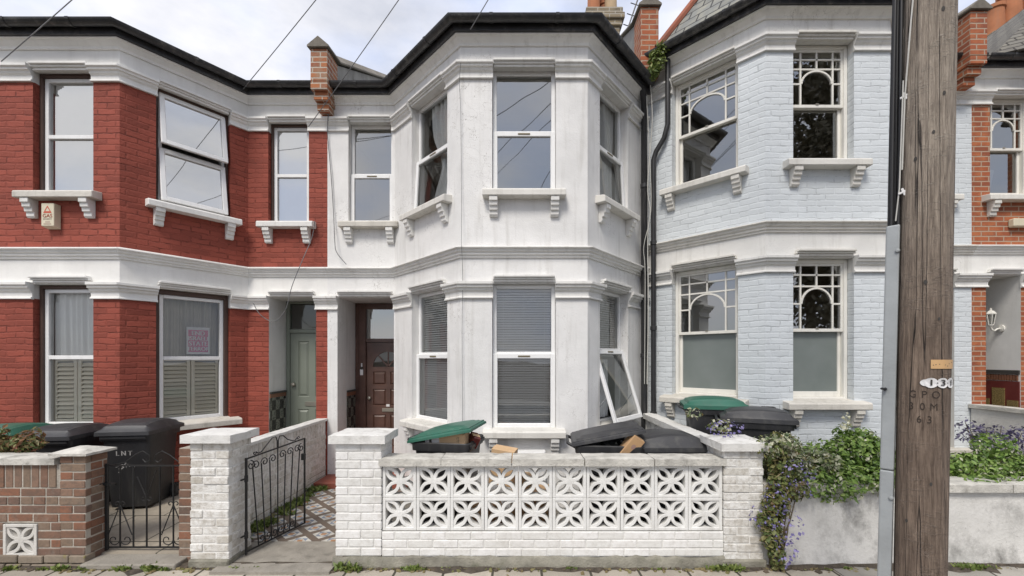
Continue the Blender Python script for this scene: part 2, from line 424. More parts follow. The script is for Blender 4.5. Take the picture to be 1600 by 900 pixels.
M['wbrick_old'] = brick_geo('flaking white garden brick', [(.62,.60,.55),(.72,.70,.66),(.76,.75,.72)], dirt=.85, dirtc=(.33,.29,.23), rough=.75, bumpv=.8)
M['wmortar'] = wp('white painted mortar', (.73,.72,.69), var=.12, dirt=.4, bumpv=.6)
M['plinth'] = wp('mossy cement plinth', (.26,.245,.20), var=.35, dirt=1, dirtc=(.10,.105,.06), bumpv=1.0, streak=False, scale=7, rough=.9)
M['bbrick'] = brick_geo('brown garden brick', [(.19,.105,.07),(.215,.112,.07),(.235,.145,.10),(.17,.10,.072),(.245,.108,.062),(.195,.108,.072),(.215,.15,.105)], dirt=.7, dirtc=(.085,.07,.055))
M['bmortar'] = wp('grey mortar', (.46,.42,.36), var=.25, dirt=.7, bumpv=.7)
M['mossbrick'] = brick_geo('mossy footing brick', [(.20,.16,.12),(.16,.13,.10),(.26,.21,.16)], moss=(.22,.19,.06), dirt=.5)
m, t, b = nodes('grey rendered garden wall'); p = wpos(t)
cc = mixc(t, ramp(t, noise(t, p, 2.5, 6, .65), .3, .7), (.54,.53,.50), (.68,.665,.635))
cc = mixc(t, math_(t, 'MULTIPLY', math_(t, 'MULTIPLY', ramp(t, noise(t, scaled(t, p, (1,1,.7)), 4, 8, .7), .47, .70), ramp(t, noise(t, p, 1.3, 2), .42, .60)), .95), cc, (.13,.125,.115))
cc = mixc(t, ramp(t, noise(t, p, 22, 5, .7), .66, .74), cc, (.16,.15,.13))
setc(t, b, cc); b.inputs['Roughness'].default_value = .88; bump(t, b, math_(t, 'ADD', noise(t, p, 40, 4), noise(t, p, 7, 4)), .45, .012); M['grender'] = m
M['bin'] = paint('black bin plastic', (.022,.022,.024), .48, .25, .55, (.10,.095,.085), bumpv=.12)
M['binlid'] = paint('dark grey bin lid', (.040,.040,.043), .48, .25, .8, (.13,.125,.11), bumpv=.15, streak=False)
M['greenlid'] = paint('green bin lid', (.028,.125,.085), .42, .2, .5, (.10,.11,.09), bumpv=.12, streak=False)
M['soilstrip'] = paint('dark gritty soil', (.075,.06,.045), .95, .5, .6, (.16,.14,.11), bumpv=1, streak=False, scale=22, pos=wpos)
M['rubber'] = paint('rubber tyre', (.018,.018,.018), .8, .2, bumpv=.1)
M['card'] = paint('brown cardboard', (.50,.31,.16), .85, .12, .2, (.25,.15,.08), bumpv=.1)
M['cardpale'] = paint('pale cardboard', (.62,.42,.24), .85, .1, bumpv=.1)
M['whitecard'] = paint('white printed card', (.72,.71,.70), .6, .06, bumpv=0)
M['paintmark'] = paint('white paint mark', (.36,.35,.34), .8, .2, bumpv=0, chips=.8, chipc=(.06,.06,.06))
M['darkmark'] = paint('dark print', (.05,.045,.04), .8, .1, bumpv=0)
M['redprint'] = paint('orange red print', (.55,.10,.05), .6, .08, bumpv=0)
M['greyprint'] = paint('grey print', (.35,.22,.18), .6, .08, bumpv=0)
M['pink'] = paint('pink poster print', (.62,.16,.27), .5, .25, bumpv=0, scale=40)
M['cream'] = paint('cream alarm plastic', (.66,.60,.45), .45, .06, .3, bumpv=0)
M['galv'] = paint('galvanised steel', (.355,.375,.38), .55, .14, .5, (.26,.25,.23), metal=.15, bumpv=.15, scale=5)
M['cable'] = paint('black cable', (.02,.02,.021), .5, .1, bumpv=0)
M['wcable'] = paint('white cable', (.55,.54,.5), .5, .1, bumpv=0)
M['gcable'] = paint('grey overhead wire', (.16,.16,.165), .5, .1, bumpv=0)
M['soil'] = paint('dry soil', (.11,.085,.06), .95, .35, .6, (.05,.04,.03), bumpv=1, streak=False, scale=14, pos=wpos)
M['bark'] = paint('plant stem', (.13,.10,.06), .9, .3, bumpv=.3)
M['tallow'] = paint('doorstep red tile', (.30,.085,.055), .6, .2, .5, bumpv=.1)
M['leaf'] = leafmat('green shrub leaf', [(.06,.12,.02),(.13,.22,.04),(.20,.31,.06),(.32,.42,.13)])
M['treeleaf'] = leafmat('dark tree leaf', [(.08,.072,.04),(.13,.115,.07),(.18,.16,.11)], trans=.15)
M['leafv'] = leafmat('variegated leaf', [(.10,.14,.06),(.22,.26,.14),(.50,.50,.36),(.60,.58,.44)])
M['ivy'] = leafmat('trailing leaf', [(.06,.09,.025),(.12,.16,.045),(.21,.22,.07),(.17,.12,.055)])
M['redleaf'] = leafmat('reddish shrub leaf', [(.09,.13,.04),(.16,.19,.06),(.28,.10,.06),(.24,.24,.10)])
M['purple'] = leafmat('purple flower', [(.15,.13,.33),(.24,.21,.45),(.33,.29,.50)])
M['lav'] = leafmat('dusky violet leaf', [(.055,.05,.10),(.10,.085,.17),(.16,.14,.22)])
M['cream_fl'] = leafmat('cream flower', [(.62,.62,.40),(.72,.70,.55)])
M['weed'] = leafmat('weed leaf', [(.08,.12,.025),(.16,.22,.05),(.28,.32,.10)])
M['dryweed'] = leafmat('dry grass', [(.22,.17,.08),(.32,.27,.14),(.17,.19,.06)])
# telegraph pole wood
m, t, b = nodes('weathered pole wood'); p = opos(t)
g = noise(t, scaled(t, p, (30,30,1.6)), 3.0, 9, .72, .5); g2 = noise(t, scaled(t, p, (6,6,2.2)), 2.2, 6, .65)
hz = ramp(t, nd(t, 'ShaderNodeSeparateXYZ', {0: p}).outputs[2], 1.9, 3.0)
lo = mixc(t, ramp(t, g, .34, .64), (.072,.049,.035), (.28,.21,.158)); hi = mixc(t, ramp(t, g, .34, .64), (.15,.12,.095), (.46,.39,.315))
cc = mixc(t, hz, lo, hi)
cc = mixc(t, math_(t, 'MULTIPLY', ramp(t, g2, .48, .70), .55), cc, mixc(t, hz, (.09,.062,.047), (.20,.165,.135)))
def thin(v, w): return ramp(t, math_(t, 'ABSOLUTE', math_(t, 'SUBTRACT', v, .5)), 0, w, True)
wq = nd(t, 'ShaderNodeVectorMath', {0: nd(t, 'ShaderNodeTexNoise', {'Vector': scaled(t, p, (3,3,3)), 'Scale': 2.5, 'Detail': 3}).outputs['Color'], 'Scale': .10}, operation='SCALE').outputs[0]
wv = nd(t, 'ShaderNodeVectorMath', {0: scaled(t, p, (24,24,.16)), 1: wq}, operation='ADD').outputs[0]
ck2 = math_(t, 'MULTIPLY', thin(noise(t, wv, 1.0, 1, .4), .016), ramp(t, noise(t, scaled(t, p, (4,4,1.2)), 1.7, 3), .38, .52))
cc = mixc(t, math_(t, 'MULTIPLY', ck2, .92), cc, (.012,.009,.008))
hw_ = nd(t, 'ShaderNodeVectorMath', {0: scaled(t, p, (5,5,26)), 1: nd(t, 'ShaderNodeTexNoise', {'Vector': p, 'Scale': 9, 'Detail': 4}).outputs['Color']}, operation='ADD').outputs[0]
hx = math_(t, 'MULTIPLY', thin(noise(t, hw_, 1.1, 4, .6), .020), ramp(t, noise(t, p, 7, 3), .46, .62))
cc = mixc(t, math_(t, 'MULTIPLY', hx, .6), cc, mixc(t, hz, (.34,.27,.22), (.55,.49,.42)))
setc(t, b, cc); b.inputs['Roughness'].default_value = .9
hgt = math_(t, 'ADD', math_(t, 'SUBTRACT', math_(t, 'ADD', g, math_(t, 'MULTIPLY', hx, .4)), math_(t, 'MULTIPLY', ck2, 1.5)), g2)
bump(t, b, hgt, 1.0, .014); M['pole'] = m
# pavement: concrete blocks / slabs
def paving(name, c, bw, rh, joint, rot=0, var=.2):
    m, t, b = nodes(name); p = wpos(t)
    uu = nd(t, 'ShaderNodeMapping', {'Vector': p, 'Rotation': (0,0,rot)}).outputs[0]
    bk = nd(t, 'ShaderNodeTexBrick', {'Vector': uu, 'Scale': 1, 'Mortar Size': joint, 'Mortar Smooth': .2, 'Bias': 0, 'Brick Width': bw, 'Row Height': rh, 'Color1': (0,0,0,1), 'Color2': (1,1,1,1), 'Mortar': (.5,.5,.5,1)})
    bv = nd(t, 'ShaderNodeSeparateColor', {'Color': bk.outputs['Color']}).outputs[0]
    cc = mixc(t, bv, tuple(x*(1-var) for x in c), tuple(x*(1+var) for x in c))
    cc = mixc(t, math_(t, 'MULTIPLY', ramp(t, noise(t, p, 4, 7, .68), .42, .72), .6), cc, tuple(x*.55 for x in c))
    cc = mixc(t, math_(t, 'MULTIPLY', ramp(t, noise(t, p, 90, 3, .7), .5, .75), .35), cc, tuple(x*.5 for x in c))
    cc = mixc(t, bk.outputs['Fac'], cc, (.06,.055,.04))
    setc(t, b, cc); b.inputs['Roughness'].default_value = .9
    bump(t, b, math_(t, 'SUBTRACT', math_(t, 'MULTIPLY', noise(t, p, 60, 5), .4), bk.outputs['Fac']), .5, .008)
    return m
M['blocks'] = paving('pale paving blocks', (.40,.36,.30), .42, .20, .012, PI/2*0)
M['slabs'] = paving('grey paving slabs', (.33,.31,.275), .75, .6, .010, .25)
M['yard'] = paving('front yard paving', (.36,.315,.25), .6, .6, .008, 0.0, .12)
M['asphalt'] = paint('asphalt', (.05,.05,.052), .9, .3, .3, bumpv=.6, streak=False, pos=wpos)
M['gardenfloor'] = paint('grubby concrete yard', (.17,.155,.13), .95, .35, .9, (.06,.055,.04), bumpv=.6, streak=False, pos=wpos)
# encaustic tile path
m, t, b = nodes('patterned tile path'); p = wpos(t)
q = nd(t, 'ShaderNodeMapping', {'Vector': p, 'Rotation': (0,0,PI/4), 'Scale': (1/.235,)*3}).outputs[0]
fr_ = nd(t, 'ShaderNodeVectorMath', {0: q}, operation='FRACTION').outputs[0]
ct = nd(t, 'ShaderNodeVectorMath', {0: fr_, 1: (.5,.5,0)}, operation='SUBTRACT').outputs[0]
ab = nd(t, 'ShaderNodeVectorMath', {0: ct}, operation='ABSOLUTE').outputs[0]
sx = nd(t, 'ShaderNodeSeparateXYZ', {0: ab}); mxx = math_(t, 'MAXIMUM', sx.outputs[0], sx.outputs[1]); sm = math_(t, 'ADD', sx.outputs[0], sx.outputs[1])
cc = mixc(t, math_(t, 'LESS_THAN', sm, .36), (.56,.54,.49), (.20,.235,.30))
cc = mixc(t, math_(t, 'LESS_THAN', mxx, .17), cc, (.52,.49,.43))
cc = mixc(t, math_(t, 'LESS_THAN', sm, .15), cc, (.42,.21,.10))
cc = mixc(t, math_(t, 'GREATER_THAN', mxx, .365), cc, (.145,.11,.085))
cc = mixc(t, math_(t, 'MULTIPLY', math_(t, 'GREATER_THAN', mxx, .355), math_(t, 'LESS_THAN', mxx, .37)), cc, (.08,.06,.05))
cc = mixc(t, math_(t, 'MULTIPLY', ramp(t, noise(t, p, 9, 6, .7), .45, .72), .75), cc, (.15,.125,.10))
setc(t, b, cc); b.inputs['Roughness'].default_value = .7; bump(t, b, noise(t, p, 40, 4), .2, .004); M['tiles'] = m
# porch dado tiles
m, t, b = nodes('porch dado tiles'); u = uvs(t)
bk = nd(t, 'ShaderNodeTexChecker', {'Vector': nd(t, 'ShaderNodeMapping', {'Vector': u, 'Scale': (1/.11,1/.15,1)}).outputs[0], 'Scale': 1, 'Color1': (.022,.020,.018,1), 'Color2': (.19,.20,.17,1)})
cc = mixc(t, ramp(t, noise(t, wpos(t), 45, 4), .45, .62), bk.outputs[0], (.05,.05,.045))
setc(t, b, cc); b.inputs['Roughness'].default_value = .18; M['dado'] = m
M['dadoborder'] = paint('brown tile border', (.22,.10,.06), .25, .3, bumpv=0)
M['maroon'] = paint('maroon glazed tile', (.16,.035,.03), .2, .25, bumpv=0)
M['bronze'] = paint('ornate olive tile', (.27,.20,.08), .25, .6, bumpv=.1, scale=60)
M['cardbag'] = paint('grey plastic sack', (.05,.05,.05), .3, .3, bumpv=.4)
M['plastic_clear'] = glass('clear plastic', (.85,.86,.85), .12, .25)
# ------------------------------------------------------------------ ground
def sheet(name, x0,x1,y0,y1,z, m, thick=.12):
    mb = MB(); mb.box(x0,x1,y0,y1,z-thick,z); o = mb.build(name, m); o['kind'] = 'structure'; return o
sheet('ground', -220, 220, -220, 220, -.16, M['soil'], .3)
sheet('road', -120, 120, -6.2, 1.75, -.115, M['asphalt'], .03)
mb = MB(); mb.box(-120,120,1.75,1.90,-.15,.004); o = mb.build('kerb', M['concpale'], bevel=.012); o['kind'] = 'structure'
sheet('pavement', -30, 2.75, 1.90, 3.96, 0, M['blocks'])
sheet('pavement', 2.75, 40, 1.90, 3.96, .012, M['slabs'])
sheet('pavement', -60, 60, -8.2, -6.2, 0, M['slabs'])
sheet('garden_ground', -2.6, 1.9, 3.96, 7.2, .02, M['gardenfloor'])
sheet('garden_path', -2.87, -1.55, 4.32, 6.02, .030, M['tiles'], .02)
sheet('path_threshold', -2.62, -1.60, 3.70, 4.32, .024, M['conc'], .03)
mb = MB(); mb.hexa([(-8,3.98,-.2),(-2.875,3.98,-.2),(-2.875,7.2,-.2),(-8,7.2,-.2),(-8,3.98,.06),(-2.875,3.98,.06),(-2.875,7.2,.24),(-8,7.2,.24)]); o = mb.build('garden_paving', M['yard']); o['kind'] = 'structure'
sheet('garden_bed', 1.99, 12, 4.05, 7.4, .34, M['soil'], .5)
mb = MB()
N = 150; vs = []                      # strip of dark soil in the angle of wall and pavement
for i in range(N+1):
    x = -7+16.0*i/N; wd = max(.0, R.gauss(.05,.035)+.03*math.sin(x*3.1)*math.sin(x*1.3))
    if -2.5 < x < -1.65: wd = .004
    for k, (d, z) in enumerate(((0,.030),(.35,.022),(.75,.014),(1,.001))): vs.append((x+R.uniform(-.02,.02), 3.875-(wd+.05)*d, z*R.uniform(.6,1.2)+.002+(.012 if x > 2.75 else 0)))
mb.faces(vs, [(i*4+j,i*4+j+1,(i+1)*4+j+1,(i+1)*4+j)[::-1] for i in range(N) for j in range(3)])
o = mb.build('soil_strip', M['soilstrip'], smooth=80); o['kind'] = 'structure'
mb = MB()
for i in range(700):      # the strip of soil that gathers along the foot of the walls
    x = R.uniform(-8, 8); y = 3.83 - abs(R.gauss(0, .03)); r = R.uniform(.006,.022)
    mb.piece(); mb.obj_box(Matrix.Translation((x,y,.004)) @ Matrix.Rotation(R.uniform(0,3),4,'Z') @ Matrix.Rotation(R.uniform(-.5,.5),4,'X'), r, r*.8, r*.45)
o = mb.build('dirt_crumbs', M['soil']); o['kind'] = 'stuff'

# ------------------------------------------------------------------ houses
G0, G1, S0, S1, U0, U1, CO, FA, GU = range(9)
LV = [2.57, 2.77, 3.065, 3.215, 5.245, 5.43, 5.64, 5.74, 5.80]
LVB = [v+.335 for v in LV[:4]] + [v+.40 for v in LV[4:]]

CAPITAL = [(0,0),(.032,0),(.032,.018),(.016,.026),(.016,.075),(.040,.095),(.046,.118),(.070,.126),(.070,.148),(.092,.158),(.092,.19),(0,.19)]
STRING = [(0,0),(.022,0),(.022,.028),(.044,.036),(.044,.066),(.066,.074),(.072,.104),(.098,.112),(.098,.128),(0,.16)]
CORNICE = [(0,0),(.022,0),(.028,.03),(.075,.075),(.105,.085),(.105,.1),(0,.1)]
def sc(prof, h, z): m = max(q[1] for q in prof); return [(o, z+v/m*h) for o, v in prof]

def panel(mb, fr, u0, u1, z0, z1, ops, depth):
    """wall skin with openings (a,b,c,d,is_door) and their reveals"""
    ops = [o for o in ops if o[3] > z0+1e-4 and o[2] < z1-1e-4]
    us = sorted({u0,u1} | {q for o in ops for q in o[:2]}); vs = sorted({z0,z1} | {min(max(q,z0),z1) for o in ops for q in o[2:4]})
    for a, b in zip(us, us[1:]):
        for c, d in zip(vs, vs[1:]):
            mu, mv = (a+b)/2, (c+d)/2
            if any(o[0] < mu < o[1] and o[2] < mv < o[3] for o in ops): continue
            mb.poly([fr.P(a,c), fr.P(b,c), fr.P(b,d), fr.P(a,d)])
    for o in ops:
        a, b, c, d = o[:4]; c2, d2 = max(c,z0), min(d,z1)
        D = depth
        if o[4]: continue
        mb.poly([fr.P(a,c2), fr.P(a,d2), fr.P(a,d2,-D), fr.P(a,c2,-D)][::-1])
        mb.poly([fr.P(b,c2), fr.P(b,c2,-D), fr.P(b,d2,-D), fr.P(b,d2)][::-1])
        if d <= z1+1e-4: mb.poly([fr.P(a,d), fr.P(b,d), fr.P(b,d,-D), fr.P(a,d,-D)][::-1])
        if c >= z0-1e-4: mb.poly([fr.P(a,c), fr.P(a,c,-D), fr.P(b,c,-D), fr.P(b,c)][::-1])

def frame_bars(mb, fr, u0,u1,v0,v1,t,w0,w1, tb=None, tt=None):
    tb = tb or t; tt = tt or t
    mb.ob(fr, u0,u0+t,v0,v1,w0,w1); mb.ob(fr, u1-t,u1,v0,v1,w0,w1)
    mb.ob(fr, u0+t,u1-t,v0,v0+tb,w0,w1); mb.ob(fr, u0+t,u1-t,v1-tt,v1,w0,w1)
def pane_quad(mb, fr, u0,u1,v0,v1,w): mb.poly([fr.P(u0,v0,w), fr.P(u1,v0,w), fr.P(u1,v1,w), fr.P(u0,v1,w)])

def sill_and_brackets(win, fr, u0, u1, v0, m, mbk, out=.135, ext=.11, h=.085, bh=.22, brk=True):
    s = MB(); a, b = u0-ext, u1+ext
    P = fr.P                                   # sloping top
    prof = [(-.10,0),(out,0),(out,h*.78),(out-.012,h),(-.10,h+.03)]
    s.faces([P(a,v0-h+z,w_) for w_, z in prof]+[P(b,v0-h+z,w_) for w_, z in prof],
            [(0,1,6,5),(1,2,7,6),(2,3,8,7),(3,4,9,8),(4,0,5,9),(4,3,2,1,0),(5,6,7,8,9)])
    s.build('sill', m, win, bevel=.006)
    if brk:
        for c in (a+.13, b-.13):
            k = MB(); n = 4; st = bh/n
            pts = []
            z = v0-h-.002
            prof = [(0, z-bh),(.035, z-bh),(.05, z-bh+.02),(.05,z-3*st+.01),(.072,z-3*st+.012),(.078,z-2*st+.005),(.098,z-2*st+.007),(.104,z-st),(.122,z-st+.002),(.122,z),(0,z)]
            i = [P(c-.05,zz,ww) for ww, zz in prof]; j = [P(c+.05,zz,ww) for ww, zz in prof]; n = len(prof)
            k.faces(i+j, [tuple(range(n-1,-1,-1)), tuple(range(n,2*n))]+[(q, (q+1)%n, n+(q+1)%n, n+q) for q in range(n)])
            k.build('bracket', mbk, win, bevel=.003)

def upvc(root, fr, u0,u1,v0,v1, d=.10, split=.5, kind='sash', tilt=0, tilt_up=0, lining=0, sill=None, brm=None, bh=.22, brk=True, vent=True, gl='glass', silldrop=0):
    a, b, c, e = u0+.003, u1-.003, v0+.003, v1-.003
    wf = -d
    if lining:
        mb = MB(); frame_bars(mb, fr, a,b,c,e, lining, wf-.09, wf+.03, tb=.02, tt=lining*1.2)
        lin = mb
        a += lining; b -= lining; c += .02; e -= lining*1.2
    f = MB(); t = .048
    vt = c+(e-c)*split
    frame_bars(f, fr, a,b,c,e, t, wf-.07, wf)
    f.ob(fr, a+t,b-t, vt-.025,vt+.025, wf-.07, wf)
    win = f.build('window', M['upvc'], root, bevel=.005)
    if lining: lin.build('lining', M['brown_frame'], win, bevel=.004)
    def sash(c0, c1, tl, tt=.052, ov=.012):
        s = MB(); g = MB(); p0, p1, q0, q1 = a-(-.006), b-.006, c0-ov, c1+ov
        if kind == 'sash' and not lining: p0, p1 = a+.0, b-.0
        frame_bars(s, fr, p0,p1,q0,q1, tt+.008, wf+.002, wf+.040)
        s.ob(fr, p0+tt, p1-tt, q0+tt-.0, q0+tt+.012, wf+.004, wf+.028)
        pane_quad(g, fr, p0+tt,p1-tt,q0+tt,q1-tt, wf+.016)
        if vent:
            vq = MB(); um = (p0+p1)/2; vq.ob(fr, um-.075, um+.075, q1-.040, q1-.022, wf+.040, wf+.047)
        if tl:
            piv = fr.P(0, q1, wf+.02); Mx = Matrix.Translation(piv) @ Matrix.Rotation(-tl, 4, fr.U) @ Matrix.Translation(-piv)
            for z in (s, g) + ((vq,) if vent else ()): z.xf(0, Mx)
        s.build('sash', M['upvc'], win, bevel=.006); g.build('pane', M[gl], win)
        if vent: vq.build('trickle_vent', M['vent'], win, bevel=.002)
        if tl:
            for uu in (p0+.03, p1-.03):
                h = MB(); L_ = (q1-q0)
                tip = piv + fr.U*uu + Matrix.Rotation(-tl,4,fr.U) @ Vector((0,0,-L_*.62)); tip = Vector(tip)
                h.tube([fr.P(uu, q0+L_*.1, wf-.01), fr.P(uu,0,0)*0+tip], .006, 6); h.build('stay', M['galv'], win)
    if kind == 'flat':
        for q0, q1 in ((c+t, vt-.025), (vt+.025, e-t)):
            g = MB(); pane_quad(g, fr, a+t-.004,b-t+.004,q0-.004,q1+.004, wf-.03); g.build('pane', M[gl], win)
    else:
        if tilt_up: sash(vt+.03, e-.015, tilt_up)
        else:
            g = MB(); pane_quad(g, fr, a+t-.004,b-t+.004,vt+.02,e-t+.004, wf-.03); g.build('pane', M[gl], win)
        sash(c+.015, vt-.012, tilt)
    if sill: sill_and_brackets(win, fr, u0, u1, v0-silldrop, sill, brm or sill, bh=bh, brk=brk)
    return win
M['vent'] = paint('dark vent slot', (.16,.13,.07), .5, .1, bumpv=0)

def art_sash(root, fr, u0,u1,v0,v1, d=.10, frost=False, sill=None, brm=None, bh=.22):
    a, b, c, e = u0+.003, u1-.003, v0+.003, v1-.003; t = .045
    f = MB(); frame_bars(f, fr, a,b,c,e,t,-d-.12,-d, tb=.05)
    win = f.build('window', M['timber'], root, bevel=.006)
    a += t; b -= t; c += .05; e -= t; vm = c+(e-c)*.5
    s = MB(); w0, w1 = -d-.055, -d-.018; st = .030
    frame_bars(s, fr, a,b,vm-.02,e,st,w0,w1, tb=.04)
    W = b-a; H = e-(vm+.02)
    uL, uR, uC = a+.19*W, b-.19*W, (a+b)/2
    r1, r2, r3 = e-.175*H, e-.35*H, e-.62*H; br = .011
    def bar(x0,x1,y0,y1): s.ob(fr, x0,x1,y0,y1, w0+.008, w1-.004)
    bar(uL-br,uL+br, vm+.02, e-st); bar(uR-br,uR+br, vm+.02, e-st)
    for p, q in ((a+st,uL-br),(uL+br,uC-br),(uC+br,uR-br),(uR+br,b-st)): bar(p,q,r1-br,r1+br)
    for p, q in ((a+st,uL-br),(uL+br,uR-br),(uR+br,b-st)): bar(p,q,r2-br,r2+br)
    for p, q in ((a+st,uL-br),(uR+br,b-st)): bar(p,q,r3-br,r3+br)
    bar(uC-br,uC+br,r1+br,e-st); bar(uC-br,uC+br,r2+br,r1-br)
    n = 16; ra = (uR-uL)/2; hv = r2-r3-br                # the arch
    for k in range(n):
        t0, t1 = PI-PI*k/n, PI-PI*(k+1)/n
        def q(th, k_): return (uC+(ra-k_)*math.cos(th), r3+(hv-k_)*math.sin(th))
        s.prism(fr, [q(t0,.024), q(t1,.024), q(t1,0), q(t0,0)], w0+.012, w1-.001)
    s.build('upper_sash', M['timber'], win, bevel=.003)
    g = MB(); pane_quad(g, fr, a+.01,b-.01,vm,e-.01, (w0+w1)/2); g.build('pane', M['glass_dark'], win)
    l = MB(); x0, x1 = w0-.045, w0-.006
    frame_bars(l, fr, a,b,c,vm+.018, .036, x0,x1, tb=.065, tt=.035); l.build('lower_sash', M['timber'], win, bevel=.004)
    g = MB(); pane_quad(g, fr, a+.02,b-.02,c+.03,vm, (x0+x1)/2); g.build('pane', M['frost' if frost else 'glass_dark'], win)
    h = MB(); h.ob(fr, uC-.02,uC+.02, vm+.016, vm+.030, w1, w1+.012); h.build('sash_catch', M['brass'], win, bevel=.003)
    if sill: sill_and_brackets(win, fr, u0, u1, v0, sill, brm or sill, bh=bh, ext=.13)
    return win

def hood(root, fr, u0, u1, z, m):
    mb = MB()
    for i, (o, h0, h1, e) in enumerate(((.030,0,.028,.0),(.052,.028,.052,-.012),(.078,.052,.082,-.004))):
        mb.prism(fr, [(u0+.02+e,z+h0),(u1-.02-e,z+h0),(u1-.03-e,z+h1),(u0+.03+e,z+h1)], -.02, o)
    mb.build('window_hood', m, root, bevel=.004)

def gable_parapet(root, x0, x1, yf, zb, zt, yb, zback, brickm, capm, sidem, corbel=True):
    xm = (x0+x1)/2; W = x1-x0
    mb = MB(); z0 = zb
    if corbel:
        for k, (e, o) in enumerate(((.035,.0),(.018,.07),(0,.13))):
            mb.box(x0+e, x1-e, yf+.13-o, yf+.34, z0+k*.115, z0+k*.115+.113)
        z0 += .345
    mb.box(x0, x1, yf, yf+.36, z0, zt)
    p = mb.build('parapet', brickm, root, bevel=.006)
    s = MB(); ya = yf+.362
    s.faces([(x,y,z) for x in (x0+.01,x1-.01) for y, z in ((ya,zt-.9),(yb,zback-1.2),(yb,zback),(ya,zt))],
            [(0,1,2,3),(7,6,5,4),(0,3,7,4),(1,5,6,2),(3,2,6,7),(0,4,5,1)])
    s.build('parapet_side', sidem, p)
    c = MB(); o = .035
    pf = [(x0-o,zt),(x1+o,zt),(x1+o,zt+.03),(xm,zt+.16),(x0-o,zt+.03)]
    n = 5
    c.faces([(x,yf-.04,z) for x,z in pf]+[(x,yf+.40,z+.05) for x,z in pf]+[(x,yb,z-zt+zback) for x,z in pf],
            [(0,1,2,3,4),(14,13,12,11,10)]+[(i+k*5,5+i+k*5,5+(i+1)%5+k*5,(i+1)%5+k*5) for i in range(5) for k in range(2)])
    c.build('parapet_cap', capm, p, bevel=.006)
    return p

